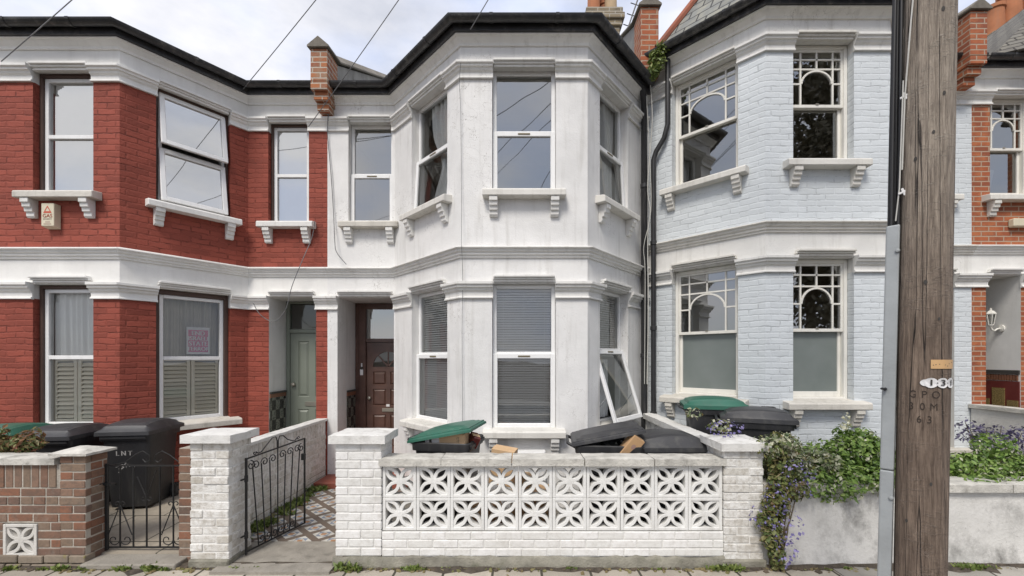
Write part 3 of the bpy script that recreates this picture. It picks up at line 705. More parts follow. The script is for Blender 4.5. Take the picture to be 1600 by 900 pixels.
def house(name, label, pts, lv, wallm, trimm, faces, base=0.0, turret=None, reveal=.15, reveal_white=.15, roof_pitch=.47, slate='slate', friezem=None, capm=None, guttercap=True):
    root = thing(name, label, 'house', (pts[0][0], pts[0][1], 0))
    friezem = friezem or trimm; capm = capm or trimm
    frs = [Fr(pts[i], pts[i+1]) for i in range(len(pts)-1)]
    wb, wf, wf2 = MB(), MB(), MB()
    zones = [(base, lv[G0]+.01, wb), (lv[G0]+.01, lv[S0]+.03, wf), (lv[S0]+.03, lv[U0]+.01, wb), (lv[U0]+.01, lv[GU], wf2)]
    for fr, fc in zip(frs, faces):
        ops = [o[:4]+(o[4] == 'door',) for o in fc.get('g', [])+fc.get('u', [])]
        for z0, z1, mb in zones: panel(mb, fr, 0, fr.L, z0, z1, ops, reveal)
    if friezem is wallm:
        for q in (wf, wf2):
            n0 = len(wb.v); wb.f += [tuple(i+n0 for i in f) for f in q.f]; wb.v += q.v; wb.r += q.r
        wb.build('wall', wallm, root)
    else:
        wb.build('wall', wallm, root); wf.build('frieze', friezem, root); wf2.build('frieze', friezem, root)
    # carcass: party walls, back, floor between the storeys
    x0, x1 = pts[0][0]+.01, pts[-1][0]-.01; y0 = pts[0][1]+.02; y1 = 11.6
    cs = MB()
    top = lv[GU]+.05
    cs.poly([(x0,y0,0),(x0,y1,0),(x0,y1,top+1.6),(x0,y0,top)]); cs.poly([(x1,y0,0),(x1,y0,top),(x1,y1,top+1.6),(x1,y1,0)])
    cs.poly([(x0,y1,0),(x1,y1,0),(x1,y1,top+1.6),(x0,y1,top+1.6)])
    cs.poly([(x0,8.6,0),(x1,8.6,0),(x1,8.6,top),(x0,8.6,top)])
    for z in (lv[S0]-.15, lv[CO]):
        pl = [(p[0], p[1], z) for p in pts]; pl = [Vector(p) for p in pl]
        cs.poly([p+Vector((0,.03,0)) for p in pl]+[(x1,y1,z),(x0,y1,z)])
    cs.build('inner_wall', M['interior'], root)
    # mouldings
    sl = [0]
    for fr in frs: sl.append(sl[-1]+fr.L)
    tot = sl[-1]
    def point(s):
        for i, fr in enumerate(frs):
            if s <= sl[i+1]+1e-6: return fr.P(s-sl[i],0)[:2]
    def sub(a, b):
        r = [point(a)]+[pts[i] for i in range(1, len(pts)-1) if a+.01 < sl[i] < b-.01]+[point(b)]
        return r
    def band(nm, prof, m, a=0, b=None, parent=root, bevel=.003):
        mb = MB(); mb.sweep(sub(a, tot if b is None else b), prof); return mb.build(nm, m, parent, bevel=bevel)
    band('string_course', sc(STRING, lv[S1]-lv[S0], lv[S0]), trimm)
    band('cornice', sc(CORNICE, .10, lv[CO]), trimm)
    band('fascia', [(0,lv[FA]),(.135,lv[FA]),(.135,lv[FA]+.085),(0,lv[FA]+.085)], M['gutter'])
    r = .062; cz = lv[GU]+.055; co = .20
    n = 8; arc = [(co+r*math.cos(PI+PI*k/n), cz+r*math.sin(PI+PI*k/n)) for k in range(n+1)]
    inn = [(co+(r-.008)*math.cos(PI*2-PI*k/n), cz+(r-.008)*math.sin(PI*2-PI*k/n)) for k in range(n+1)]
    mb = MB(); gp = sub(0.02, tot-.02); mb.sweep(gp, arc+inn)
    gut = mb.build('gutter', M['gutter'], root, smooth=50)
    for i, fr in enumerate(frs):
        nseg = max(1, int(fr.L/.75))
        for k in range(nseg):
            u = fr.L*(k+.5)/nseg; mb = MB()                  # gutter joints
            if fr.L < .3: continue
            ring = [(co+(r+.007)*math.cos(PI+PI*j/n), cz+(r+.007)*math.sin(PI+PI*j/n)) for j in range(n+1)]
            A = [fr.P(u-.02, z, o) for o, z in ring]; B = [fr.P(u+.02, z, o) for o, z in ring]
            mb.faces(A+B, [(j, n+1+j, n+2+j, j+1) for j in range(n)] + [tuple(range(n,-1,-1)), tuple(range(n+1,2*n+2))])
            mb.build('gutter_joint', M['gutter'], gut)
    # capitals and hoods
    for fl, (c0, c1) in (('g', (G0,G1)), ('u', (U0,U1))):
        iv = []
        for i, fc in enumerate(faces):
            for o in fc.get(fl, []):
                iv.append((sl[i]+o[0], sl[i]+o[1]))
                if o[4] != 'none': hood(root, frs[i], o[0], o[1], lv[c1]-.0 if fl == 'g' else lv[c1]-.05, trimm)
        iv.sort(); s = 0.0
        for a, b in iv+[(tot, tot)]:
            if a-s > .08: band('pier_capital', sc(CAPITAL, lv[c1]-lv[c0], lv[c0]), capm, s+.0, a+.012 if a < tot else a)
            s = b-.012
    # roof
    ez = lv[GU]+.06; ey = pts[0][1]-.17
    rf = MB(); ry = 9.9; rz = ez+(ry-ey)*roof_pitch
    A, B = (x0-.0, x1+.0)
    rf.hexa([(A,ey,ez-.03),(B,ey,ez-.03),(B,ry,rz-.03),(A,ry,rz-.03),(A,ey,ez+.03),(B,ey,ez+.03),(B,ry,rz+.03),(A,ry,rz+.03)])
    rf.hexa([(A,ry+.001,rz-.03),(B,ry+.001,rz-.03),(B,13.4,ez-.03),(A,13.4,ez-.03),(A,ry+.001,rz+.03),(B,ry+.001,rz+.03),(B,13.4,ez+.03),(A,13.4,ez+.03)])
    roof = rf.build('roof', M[slate], root)
    # bay roof: hips from the bay eaves to an apex
    bay = turret['eaves'] if turret else None
    if bay is None:
        bp = [p for p in pts if p[1] < pts[0][1]-.3]; i0 = pts.index(bp[0])
        bay = [pts[i0-1]]+bp+[pts[pts.index(bp[-1])+1]]
        ap = ((bay[1][0]+bay[2][0])/2, 7.3, ez+.95)
    else: ap = turret['apex']
    off = []
    k = len(bay); ns = []
    for i in range(k-1):
        d = Vector((bay[i+1][0]-bay[i][0], bay[i+1][1]-bay[i][1])).normalized(); ns.append(Vector((d.y,-d.x)))
    for i in range(k):
        a, b = ns[max(0,i-1)], ns[min(k-2,i)]; mi = (a+b)/(1+a.dot(b)); q = Vector(bay[i])+mi*.17; off.append((q.x,q.y,ez+.02))
    br = MB()
    for i in range(k-1): br.poly([off[i], off[i+1], ap])
    br.poly([ap, off[-1], (ap[0], 9.8, ap[2]-.2)]); br.poly([off[0], ap, (ap[0], 9.8, ap[2]-.2)])
    o = br.build('bay_roof', M[slate], root)
    so = o.modifiers.new('thick', 'SOLIDIFY'); so.thickness = .03; so.offset = -1
    if turret and turret.get('tiles'):
        for q in off: 
            h = MB(); h.tube([Vector(q)+Vector((0,0,.02)), Vector(ap)+Vector((0,0,.03))], .055, 8); h.build('hip_tile', M['redtile'], root)
    return root, frs

def door_opening(root, fr, u0, u1, inner0, inner1, v0, v1, depth, wm):
    """porch recess: splayed wider than the opening"""
    P = fr.P; mb = MB(); t = .16
    for (o, i, sgn) in ((u0, inner0, 1), (u1, inner1, -1)):
        a = [P(o,v0), P(o,v0,-t), P(i,v0,-t), P(i,v0,-depth-.12)]; b = [P(o,v1), P(o,v1,-t), P(i,v1,-t), P(i,v1,-depth-.12)]
        for k in range(3):
            f = [a[k], a[k+1], b[k+1], b[k]]
            mb.poly(f if sgn > 0 else f[::-1])
    mb.poly([P(min(u0,inner0),v1-.001), P(max(u1,inner1),v1-.001), P(max(u1,inner1),v1-.001,-depth-.12), P(min(u0,inner0),v1-.001,-depth-.12)])
    mb.build('porch', wm, root)

def dado(root, fr, u, side, w0, w1, v0, v1):
    """tiles on a porch side wall; side +1: faces +u"""
    mb = MB(); P = fr.P; e = .012*side
    a, b = sorted((u+.001*side, u+e))
    mb.ob(fr, a, b, v0, v1-.09, w0, w1); d = mb.build('tiled_dado', M['dado'], root)
    mb = MB(); a, b = sorted((u+.001*side, u+e*1.5)); mb.ob(fr, a, b, v1-.088, v1-.03, w0, w1); mb.build('border', M['dadoborder'], d)
    mb = MB(); a, b = sorted((u+.001*side, u+e*2.6)); mb.ob(fr, a, b, v1-.029, v1, w0, w1); mb.build('border', M['darkmark'], d, bevel=.003)

def leaf_panels(mb, fr, rects, w, ins=.03, pr=.010):
    """raised and fielded panels"""
    P = fr.P
    for a, b, c, d in rects:
        q0 = [P(a,c,w), P(b,c,w), P(b,d,w), P(a,d,w)]
        q1 = [P(a+ins*.5,c+ins*.5,w-pr), P(b-ins*.5,c+ins*.5,w-pr), P(b-ins*.5,d-ins*.5,w-pr), P(a+ins*.5,d-ins*.5,w-pr)]
        q2 = [P(a+ins*1.5,c+ins*1.5,w+pr*.2), P(b-ins*1.5,c+ins*1.5,w+pr*.2), P(b-ins*1.5,d-ins*1.5,w+pr*.2), P(a+ins*1.5,d-ins*1.5,w+pr*.2)]
        mb.faces(q0+q1+q2, [(i,(i+1)%4,4+(i+1)%4,4+i) for i in range(4)]+[(4+i,4+(i+1)%4,8+(i+1)%4,8+i) for i in range(4)]+[(8,9,10,11)])
def grid_with_holes(mb, fr, u0,u1,v0,v1, holes, w):
    us = sorted({u0,u1}|{q for h in holes for q in h[:2]}); vs = sorted({v0,v1}|{q for h in holes for q in h[2:]})
    for a,b in zip(us,us[1:]):
        for c,d in zip(vs,vs[1:]):
            mu,mv = (a+b)/2,(c+d)/2
            if any(h[0]<mu<h[1] and h[2]<mv<h[3] for h in holes): continue
            mb.poly([fr.P(a,c,w),fr.P(b,c,w),fr.P(b,d,w),fr.P(a,d,w)])

Y0 = 6.54
# ---- white house
WP = [(-2.85,Y0),(-1.84,Y0),(-.69,5.31),(.86,5.31),(1.875,Y0),(1.97,Y0)]
cu = lambda fr, px, Y: None
W0 = {'g': [(.15,1.0,.10,2.76,'door')], 'u': [(.315,.975,3.87,5.40,'w')]}
Lc = math.hypot(1.15,1.23); Lr = math.hypot(1.015,1.23)
W1 = {'g': [(.30*Lc,.83*Lc,.97,2.755,'w')], 'u': [(.30*Lc,.83*Lc,3.87,5.40,'w')]}
W2 = {'g': [(.385,1.165,.97,2.755,'w')], 'u': [(.385,1.165,3.87,5.40,'w')]}
W3 = {'g': [(.19*Lr,.70*Lr,.97,2.755,'w')], 'u': [(.19*Lr,.70*Lr,3.87,5.40,'w')]}
hw, FW = house('terraced_house', 'white rendered terraced house with a brown panelled front door, second bay from the left', WP, LV, M['stucco'], M['trim'], [W0,W1,W2,W3,{}], friezem=M['stucco'])
def win_args(o): return o[:4]
dirty = M['trim_dirty']
upvc(hw, FW[0], *W0['u'][0][:4], split=.5, sill=M['stone'], brm=M['trim'], d=.11)
upvc(hw, FW[1], *W1['u'][0][:4], split=.50, sill=dirty, brm=M['trim'], tilt=.06, d=.11, gl='glass_dim')
upvc(hw, FW[1], *W1['g'][0][:4], gl='glass_dim', split=.52, sill=dirty, brm=M['trim'], d=.11)
upvc(hw, FW[2], *W2['u'][0][:4], split=.50, sill=dirty, brm=M['trim'], d=.09)
upvc(hw, FW[2], *W2['g'][0][:4], gl='glass_mid', split=.52, sill=dirty, brm=M['trim'], d=.09)
upvc(hw, FW[3], *W3['u'][0][:4], split=.50, sill=dirty, brm=M['trim'], tilt=.06, d=.11, gl='glass_dim')
upvc(hw, FW[3], *W3['g'][0][:4], gl='glass_mid', split=.55, sill=dirty, brm=M['trim'], tilt=.31, d=.11, vent=True)
# brown door
fr = FW[0]; ud = lambda X: X+2.85
door_opening(hw, fr, ud(-2.70), ud(-1.85), ud(-2.70), ud(-1.55), .10, 2.76, .70, M['stucco'])
dado(hw, fr, ud(-2.70), 1, -.695, -.35, .25, 1.33)
st = MB(); st.ob(fr, .16, 1.3, .05, .235, -.9, -.52); st.build('doorstep', M['stone'], hw, bevel=.01)
st = MB(); st.ob(fr, .0, 1.3, .0, .10, -.52, .46); st.build('porch_floor', M['tallow'], hw, bevel=.008)
D = -.71
x0, x1 = ud(-2.695), ud(-1.56); la, lb = ud(-2.51), ud(-1.80)
f = MB(); f.ob(fr, x0, la-.005, .24, 2.755, D-.08, D); f.ob(fr, lb+.005, x1, .24, 2.755, D-.08, D)
f.ob(fr, la-.005, lb+.005, 2.66, 2.755, D-.08, D); f.ob(fr, la-.005, lb+.005, 2.11, 2.17, D-.08, D+.006)
for q in (x0+.04, la-.035): f.ob(fr, q, q+.022, .24, 2.755, D, D+.014)
df = f.build('door_frame', M['door_brown'], hw, bevel=.004)
g = MB(); pane_quad(g, fr, la,lb,2.17,2.66,D-.03); g.build('transom_pane', M['glass'], df)
dl = MB(); c0, c1 = la+.002, lb-.002; mid = (c0+c1)/2; zb_, zt_ = .245, 2.105; w_ = D-.02
hs = []
cols_ = [(c0+.10, mid-.035), (mid+.035, c1-.10)]
for a, b in cols_: hs += [(a,b,1.40,1.62),(a,b,1.05,1.33),(a,b,.36,.90)]
fanr = (c1-c0)/2-.10
grid_with_holes(dl, fr, c0,c1,zb_,1.68,hs,w_); leaf_panels(dl, fr, hs, w_, .022, .014)
# top with a semicircular light
n = 14; arc = [(mid+fanr*math.cos(PI*k/n), 1.70+fanr*math.sin(PI*k/n)) for k in range(n+1)]
P = fr.P
dl.poly([P(c0,1.68,w_),P(c1,1.68,w_),P(c1,1.70,w_),P(c0,1.70,w_)])
dl.poly([P(mid+fanr,1.70,w_),P(c1,1.70,w_),P(c1,zt_,w_)]); dl.poly([P(c0,1.70,w_),P(mid-fanr,1.70,w_),P(c0,zt_,w_)])
for k in range(n):
    (a1,b1),(a2,b2) = arc[k], arc[k+1]
    if k < n//2: dl.poly([P(a1,b1,w_),P(c1,zt_,w_),P(a2,b2,w_)])
    else: dl.poly([P(a1,b1,w_),P(c0,zt_,w_),P(a2,b2,w_)])
dl.poly([P(*arc[n//2],w_),P(c1,zt_,w_),P(c0,zt_,w_)])
for k in range(n): dl.poly([P(*arc[k],w_),P(*arc[k+1],w_),P(*arc[k+1],w_-.02),P(*arc[k],w_-.02)])
for th in (PI*.27, PI*.5, PI*.73):
    d_ = Vector((math.cos(th), math.sin(th))); e_ = Vector((-d_.y, d_.x))*.010; o_ = Vector((mid,1.70))
    dl.prism(fr, [tuple(o_-e_), tuple(o_+d_*fanr-e_), tuple(o_+d_*fanr+e_), tuple(o_+e_)][::1], w_-.018, w_-.001)
dl.ob(fr, c0,c1,zb_,1.66,w_-.045,w_-.022)
door = dl.build('door', M['door_brown'], hw)
g = MB(); g.poly([P(a,b,w_-.016) for a,b in arc]); g.build('fanlight_pane', M['glass_dim'], door)
lt = MB(); lt.ob(fr, mid-.10, mid+.10, .95, 1.01, w_+.001, w_+.012); lt.build('letterbox', M['brass'], door, bevel=.004)
lt = MB(); lt.ob(fr, mid-.03, mid+.025, 1.035, 1.075, w_+.001, w_+.006); lt.build('number_plate', M['whitecard'], door)
lt = MB(); lt.lathe([(.0,0),(.022,.0),(.03,.02),(.024,.04),(0,.045)], (0,0,0), 12); lt.xf(0, Matrix.Translation(P(c0+.045,1.18,w_)) @ Matrix.Rotation(PI/2,4,'X')); lt.build('handle', M['brass'], door, smooth=60)
lt = MB(); uB = (x0+la)/2+.015; lt.ob(fr, uB-.025, uB+.025, 1.56, 1.66, D+.001, D+.02); lt.ob(fr, uB-.012, uB+.012, 1.70, 1.76, D+.001, D+.012); b_ = lt.build('doorbell', M['whitecard'], df, bevel=.004)
lt = MB(); lt.ob(fr, uB-.018, uB+.018, 1.655, 1.70, D+.001, D+.026); lt.build('bell_push', M['darkmark'], b_, bevel=.004)

# ---- red house
RP = [(-7.65,Y0),(-7.32,Y0),(-6.45,5.37),(-4.905,5.37),(-4.04,Y0),(-2.85,Y0)]
Ld = math.hypot(.865,1.17)
R1 = {'g': [(.25*Ld,.80*Ld,.97,2.755,'w')], 'u': [(.25*Ld,.80*Ld,3.87,5.40,'w')]}
R2 = {'g': [(.475,1.22,.97,2.755,'w')], 'u': [(.475,1.22,3.87,5.40,'w')]}
R3 = {'g': [(.245*Ld,.835*Ld,.97,2.755,'w')], 'u': [(.245*Ld,.835*Ld,3.87,5.40,'w')]}
R4 = {'g': [(.31,1.02,.20,2.76,'door')], 'u': [(.30,.91,3.87,5.40,'w')]}
hr, FR_ = house('terraced_house', 'red painted brick terraced house with white trim and a grey green door', RP, LV, M['red'], M['trim_clean'], [{},R1,R2,R3,R4])
upvc(hr, FR_[1], *R1['u'][0][:4], kind='flat', lining=.04, sill=M['stone'], brm=M['trim'])
upvc(hr, FR_[1], *R1['g'][0][:4], kind='flat', lining=.04, sill=M['stone'], brm=M['trim'])
upvc(hr, FR_[2], *R2['u'][0][:4], gl='glass_sky', kind='flat', lining=.035, sill=M['stone'], brm=M['trim'])
upvc(hr, FR_[2], *R2['g'][0][:4], gl='glass_dim', kind='flat', lining=.035, sill=M['stone'], brm=M['trim'])
upvc(hr, FR_[3], *R3['u'][0][:4], gl='glass_sky', lining=.035, tilt=.17, tilt_up=.17, vent=False, sill=M['trim_clean'], brm=M['trim'], d=.10)
upvc(hr, FR_[3], *R3['g'][0][:4], gl='glass_dim', kind='flat', lining=.05, sill=M['stone'], brm=M['trim'], brk=False)
upvc(hr, FR_[4], *R4['u'][0][:4], gl='glass_sky', kind='flat', lining=.03, sill=M['trim'], brm=M['trim'])
fr = FR_[4]; ur = lambda X: X+4.04
door_opening(hr, fr, ur(-3.73), ur(-3.02), ur(-3.73), ur(-2.93), .15, 2.76, .46, M['stucco'])
dado(hr, fr, ur(-3.73), 1, -.455, -.01, .25, 1.33)
st = MB(); st.ob(fr, .2, 1.17, .05, .27, -.9, -.05); st.build('doorstep', M['stone'], hr, bevel=.01)
x0, x1 = ur(-3.725), ur(-2.935); la, lb = ur(-3.66), ur(-2.96); D = -.47
f = MB(); f.ob(fr, x0, la-.004, .28, 2.755, D-.08, D); f.ob(fr, lb+.004, x1, .28, 2.755, D-.08, D)
f.ob(fr, la-.004, lb+.004, 2.72, 2.755, D-.08, D); f.ob(fr, la-.004, lb+.004, 2.25, 2.31, D-.08, D+.006)
df = f.build('door_frame', M['door_green'], hr, bevel=.006)
g = MB(); pane_quad(g, fr, la,lb,2.31,2.72,D-.03); g.build('transom_pane', M['glass_dim'], df)
dl = MB(); w_ = D-.02; c0, c1 = la, lb; mid = (la+lb)/2; zb_, zt_ = .285, 2.245
cols_ = [(c0+.12, mid-.05), (mid+.05, c1-.12)]; hs = []
for a, b in cols_: hs += [(a,b,1.22,2.12),(a,b,.45,1.02)]
grid_with_holes(dl, fr, c0,c1,zb_,zt_,hs,w_); leaf_panels(dl, fr, hs, w_, .03, .014); dl.ob(fr, c0,c1,zb_,zt_,w_-.045,w_-.022)
door = dl.build('door', M['door_green'], hr)
P = fr.P
lt = MB(); lt.ob(fr, mid-.11, mid+.11, 1.07, 1.14, w_+.001, w_+.012); lt.build('letterbox', M['brass'], door, bevel=.004)
lt = MB(); lt.lathe([(.0,0),(.022,.0),(.034,.02),(.028,.045),(0,.05)], (0,0,0), 12); lt.xf(0, Matrix.Translation(P(c0+.055,1.42,w_)) @ Matrix.Rotation(PI/2,4,'X')); lt.build('handle', M['brass'], door, smooth=60)

# ---- blue house
BP = [(1.97,Y0),(3.08,5.40),(4.63,5.40),(5.72,Y0),(6.83,Y0)]
Lb = math.hypot(1.11,1.14); Lb2 = math.hypot(1.09,1.14)
u1v = (4.27, 5.80)
B0 = {'g': [(.235*Lb,.80*Lb,1.30,3.09,'w')], 'u': [(.235*Lb,.80*Lb,*u1v,'w')]}
B1 = {'g': [(.345,1.10,1.30,3.09,'w')], 'u': [(.345,1.10,*u1v,'w')]}
B2 = {'g': [(.22*Lb2,.78*Lb2,1.30,3.09,'w')], 'u': [(.22*Lb2,.78*Lb2,*u1v,'w')]}
B3 = {'g': [(.10,.85,.45,3.09,'door')], 'u': [(.14,.74,*u1v,'w')]}
hb, FB = house('terraced_house', 'pale blue painted brick terraced house with arched sash windows and a steep slate bay roof', BP, LVB, M['blue'], M['trim_dirty'], [B0,B1,B2,B3], base=.3, friezem=M['trim'], capm=M['trim'],
    turret={'eaves': [(2.14,6.36),(3.08,5.40),(4.63,5.40),(5.72,6.54)], 'apex': (3.86,6.7,8.75), 'tiles': 1})
for fr, fc in zip(FB, (B0,B1,B2,B3)):
    art_sash(hb, fr, *fc['u'][0][:4], sill=M['sillw'], brm=M['sillw'])
    if fc['g'][0][4] == 'w': art_sash(hb, fr, *fc['g'][0][:4], frost=True, sill=M['stone'], brm=M['stone'])
fr = FB[3]
door_opening(hb, fr, .10,.85,.10,.95,.45,3.09,.46, M['stucco'])
dl = MB(); hs = [(.26,.50,.95,1.5),(.58,.82,.95,1.5),(.26,.50,1.6,2.3),(.58,.82,1.6,2.3)]
grid_with_holes(dl, fr, .11,.94,.45,3.08,hs,-.49); leaf_panels(dl, fr, hs, -.49, .03, .014); dl.build('door', M['door_green'], hb)
st = MB(); st.ob(fr, .05,1.05,.2,.5,-.9,.15); st.build('doorstep', M['stone'], hb, bevel=.01)

# ---- orange brick house at the right edge
OP = [(6.83,Y0),(8.35,Y0),(9.3,5.35),(10.8,5.35),(11.6,Y0),(11.7,Y0)]
O0 = {'g': [(.215,.74,.45,3.09,'door')], 'u': [(.275,.95,*u1v,'w')]}
def ow(fr, a, b): return {'g': [(a*fr,b*fr,1.30,3.09,'w')], 'u': [(a*fr,b*fr,*u1v,'w')]}
hoH, FO = house('terraced_house', 'orange brick terraced house with a porch lantern, beyond the telegraph pole', OP, LVB, M['orange'], M['trim_clean'], [O0, ow(math.hypot(.95,1.19),.22,.8), ow(1.5,.25,.75), ow(math.hypot(.8,1.19),.2,.8), {}], base=.3, roof_pitch=.5, slate='slate_old',
    turret={'eaves': [(7.05,6.52),(9.3,5.35),(10.8,5.35),(11.6,6.54)], 'apex': (9.9,7.6,8.75)})
for fr, fc in zip(FO, (O0, ow(math.hypot(.95,1.19),.22,.8), ow(1.5,.25,.75), ow(math.hypot(.8,1.19),.2,.8))):
    art_sash(hoH, fr, *fc['u'][0][:4], sill=M['sillw'], brm=M['sillw'])
    if fc['g'][0][4] == 'w': art_sash(hoH, fr, *fc['g'][0][:4], sill=M['sillw'], brm=M['sillw'])
fr = FO[0]; P = fr.P
door_opening(hoH, fr, .215,.74,.215,.7405,.45,3.09,.95, M['trim_clean'])
# porch back: side wall seen through the opening with tiles
pb = MB(); pb.ob(fr, .726,.739,.46,1.49,-.93,-.01); dd = pb.build('tiled_dado', M['maroon'], hoH)
pb = MB(); pb.ob(fr, .716,.7385,1.60,1.66,-.93,-.008); pb.build('border', M['darkmark'], dd)
pb = MB()
for k in range(24): pb.ob(fr, .722,.7382,1.50,1.59,-.93+k*.038,-.93+k*.038+.026)
pb.build('border', M['dadoborder'], dd)
for a_, b_, z_ in ((-.17,-.02,1.20),(-.38,-.20,1.38),(-.56,-.42,1.20)):
    pb = MB(); pb.ob(fr, .718,.7255,.9,z_,a_,b_); pb.build('ornate_tile', M['bronze'], dd)
pb = MB(); pb.ob(fr, .20,.76,.45,3.085,-1.0,-.95); pb.build('door', M['door_green'], hoH)

# parapets between the houses, chimneys
gable_parapet(hw, -2.955, -2.715, 6.22, 5.46, 6.27, 9.6, 7.92, M['chim2'] if 'chim2' in M else M['orange'], M['copestone'], M['lead'])
gable_parapet(hw, 1.79, 2.05, 6.30, 5.92, 6.93, 9.4, 8.25, M['orange'], M['copestone'], M['lead'], corbel=False)
gable_parapet(hoH, 6.44, 6.68, 6.18, 5.80, 6.78, 9.6, 8.35, M['orange'], M['copestone'], M['lead'])
def chimney(root, x0,x1,y0,y1,z0,z1, pots, m):
    mb = MB(); mb.box(x0,x1,y0,y1,z0,z1-.36)
    for k, e in enumerate((.04,.08,.05)): mb.box(x0-e,x1+e,y0-e,y1+e,z1-.36+k*.12,z1-.36+k*.12+.118)
    c = mb.build('chimney', m, root, bevel=.012)
    for x, y, r, h, mm in pots:
        p = MB(); p.lathe([(r*1.1,0),(r*1.02,.06),(r,.1),(r*.92,h-.1),(r*1.08,h-.08),(r*1.08,h),(r*.8,h),(r*.78,h-.3)], (x,y,z1), 18)
        p.build('chimney_pot', M[mm], c, smooth=40)
chimney(hw, 1.40, 2.02, 8.55, 9.1, 7.2, 8.72, [(1.53,8.7,.125,.9,'pot'),(1.88,8.75,.125,.62,'potb'),(1.58,8.95,.12,.5,'pot'),(1.80,8.98,.12,.45,'pot')], M['chim'])
chimney(hoH, 10.75, 12.3, 9.8, 10.5, 7.5, 9.2, [(10.98,10.0,.17,.72,'pot'),(11.32,10.0,.21,1.0,'pot'),(11.2,10.3,.17,.75,'pot'),(11.75,10.0,.2,1.05,'pot')], M['chim'])

# downpipes
def pipe(root, pts, r=.038, name='downpipe'):
    mb = MB(); mb.tube(pts, r, 12)
    o = mb.build(name, M['black'], root, smooth=50)
    mb = MB(); z0, z1 = pts[-1][2], pts[-2][2]
    k = z0+.5
    while k < z1:
        mb = MB(); mb.lathe([(r,0),(r+.012,.005),(r+.012,.06),(r,.065)], (pts[-1][0], pts[-1][1], k), 12); k += 1.25
        mb.build('pipe_collar', M['black'], o, smooth=40)
    return o
pipe(hw, [(1.80,6.30,5.80),(1.84,6.34,5.68),(1.875,6.42,5.58),(1.875,6.42,.1)], .045)
pipe(hb, [(2.16,6.24,6.25),(2.16,6.24,5.20),(2.12,6.28,5.02),(2.03,6.36,4.86),(2.0,6.38,4.75),(2.0,6.38,.5)], .036)
# ------------------------------------------------------------------ garden walls
def bricks(fr, u0, u1, z0, z1, mb, dep=.05, bl=.225, ch=.0755, jt=.011, off=0, jit=.002, w=0, headers=None):
    nrow = max(1, round((z1-z0)/ch)); h = (z1-z0)/nrow
    for r in range(nrow):
        hd = headers and (r % headers == headers-1)
        L_ = bl/2 if hd else bl
        u = u0 - ((r+off) % 2)*L_/2
        while u < u1-1e-6:
            a, b = max(u, u0), min(u+L_, u1)
            if b-a > .02:
                mb.piece(); j = R.uniform(-jit, jit); e = R.uniform(-jit, jit)*.6
                mb.ob(fr, a+(jt/2 if a > u0+1e-6 else 0), b-(jt/2 if b < u1-1e-6 else 0), z0+r*h+jt/2+e, z0+(r+1)*h-jt/2+e, w-dep, w+j)
            u += L_
def pier_geo(mb, mo, x0,x1,y0,y1,z0,z1, off=0, bl=.225, jit=.002, left=True):
    d = .05; g = .006
    bricks(Fr((x0,y0),(x1,y0)), 0, x1-x0, z0, z1, mb, d, bl, off=off, jit=jit)
    bricks(Fr((x1,y0+d+.001),(x1,y1)), 0, y1-y0-d-.001, z0, z1, mb, d, bl, off=off+1, jit=jit)
    if left: bricks(Fr((x0,y1),(x0,y0+d+.001)), 0, y1-y0-d-.001, z0, z1, mb, d, bl, off=off+1, jit=jit)
    mo.box(x0+g,x1-g,y0+g,y1-.0,z0,z1)
def rough_cap(x0,x1,y0,y1,z0,z1, slope=.0, name='pier_cap', m=None, parent=None, fall=0):
    bm = bmesh.new(); mb = MB()
    nx, ny = max(3, int((x1-x0)/.06)), max(3, int((y1-y0)/.06))
    top = {}
    for i in range(nx+1):
        for j in range(ny+1):
            e = .004 if i in (0,nx) or j in (0,ny) else 0
            top[i,j] = (x0+(x1-x0)*i/nx+R.uniform(-.003,.003), y0+(y1-y0)*j/ny+R.uniform(-.003,.003),
                        z1+slope*(1-max(abs(i/nx-.5),abs(j/ny-.5))*2)-e+R.uniform(-.002,.002)-(R.random()<.08)*R.uniform(0,.008))
    for i in range(nx):
        for j in range(ny): mb.poly([top[i,j],top[i+1,j],top[i+1,j+1],top[i,j+1]])
    for i in range(nx):
        for j, s in ((0,1),(ny,-1)):
            a, b = top[i,j], top[i+1,j]; q = [(a[0],a[1],z0),(b[0],b[1],z0),b,a]; mb.poly(q if s>0 else q[::-1])
    for j in range(ny):
        for i, s in ((nx,1),(0,-1)):
            a, b = top[i,j], top[i,j+1]; q = [(a[0],a[1],z0),(b[0],b[1],z0),b,a]; mb.poly(q if s>0 else q[::-1])
    mb.poly([(x0,y1,z0),(x1,y1,z0),(x1,y0,z0),(x0,y0,z0)])
    return mb.build(name, m, parent)

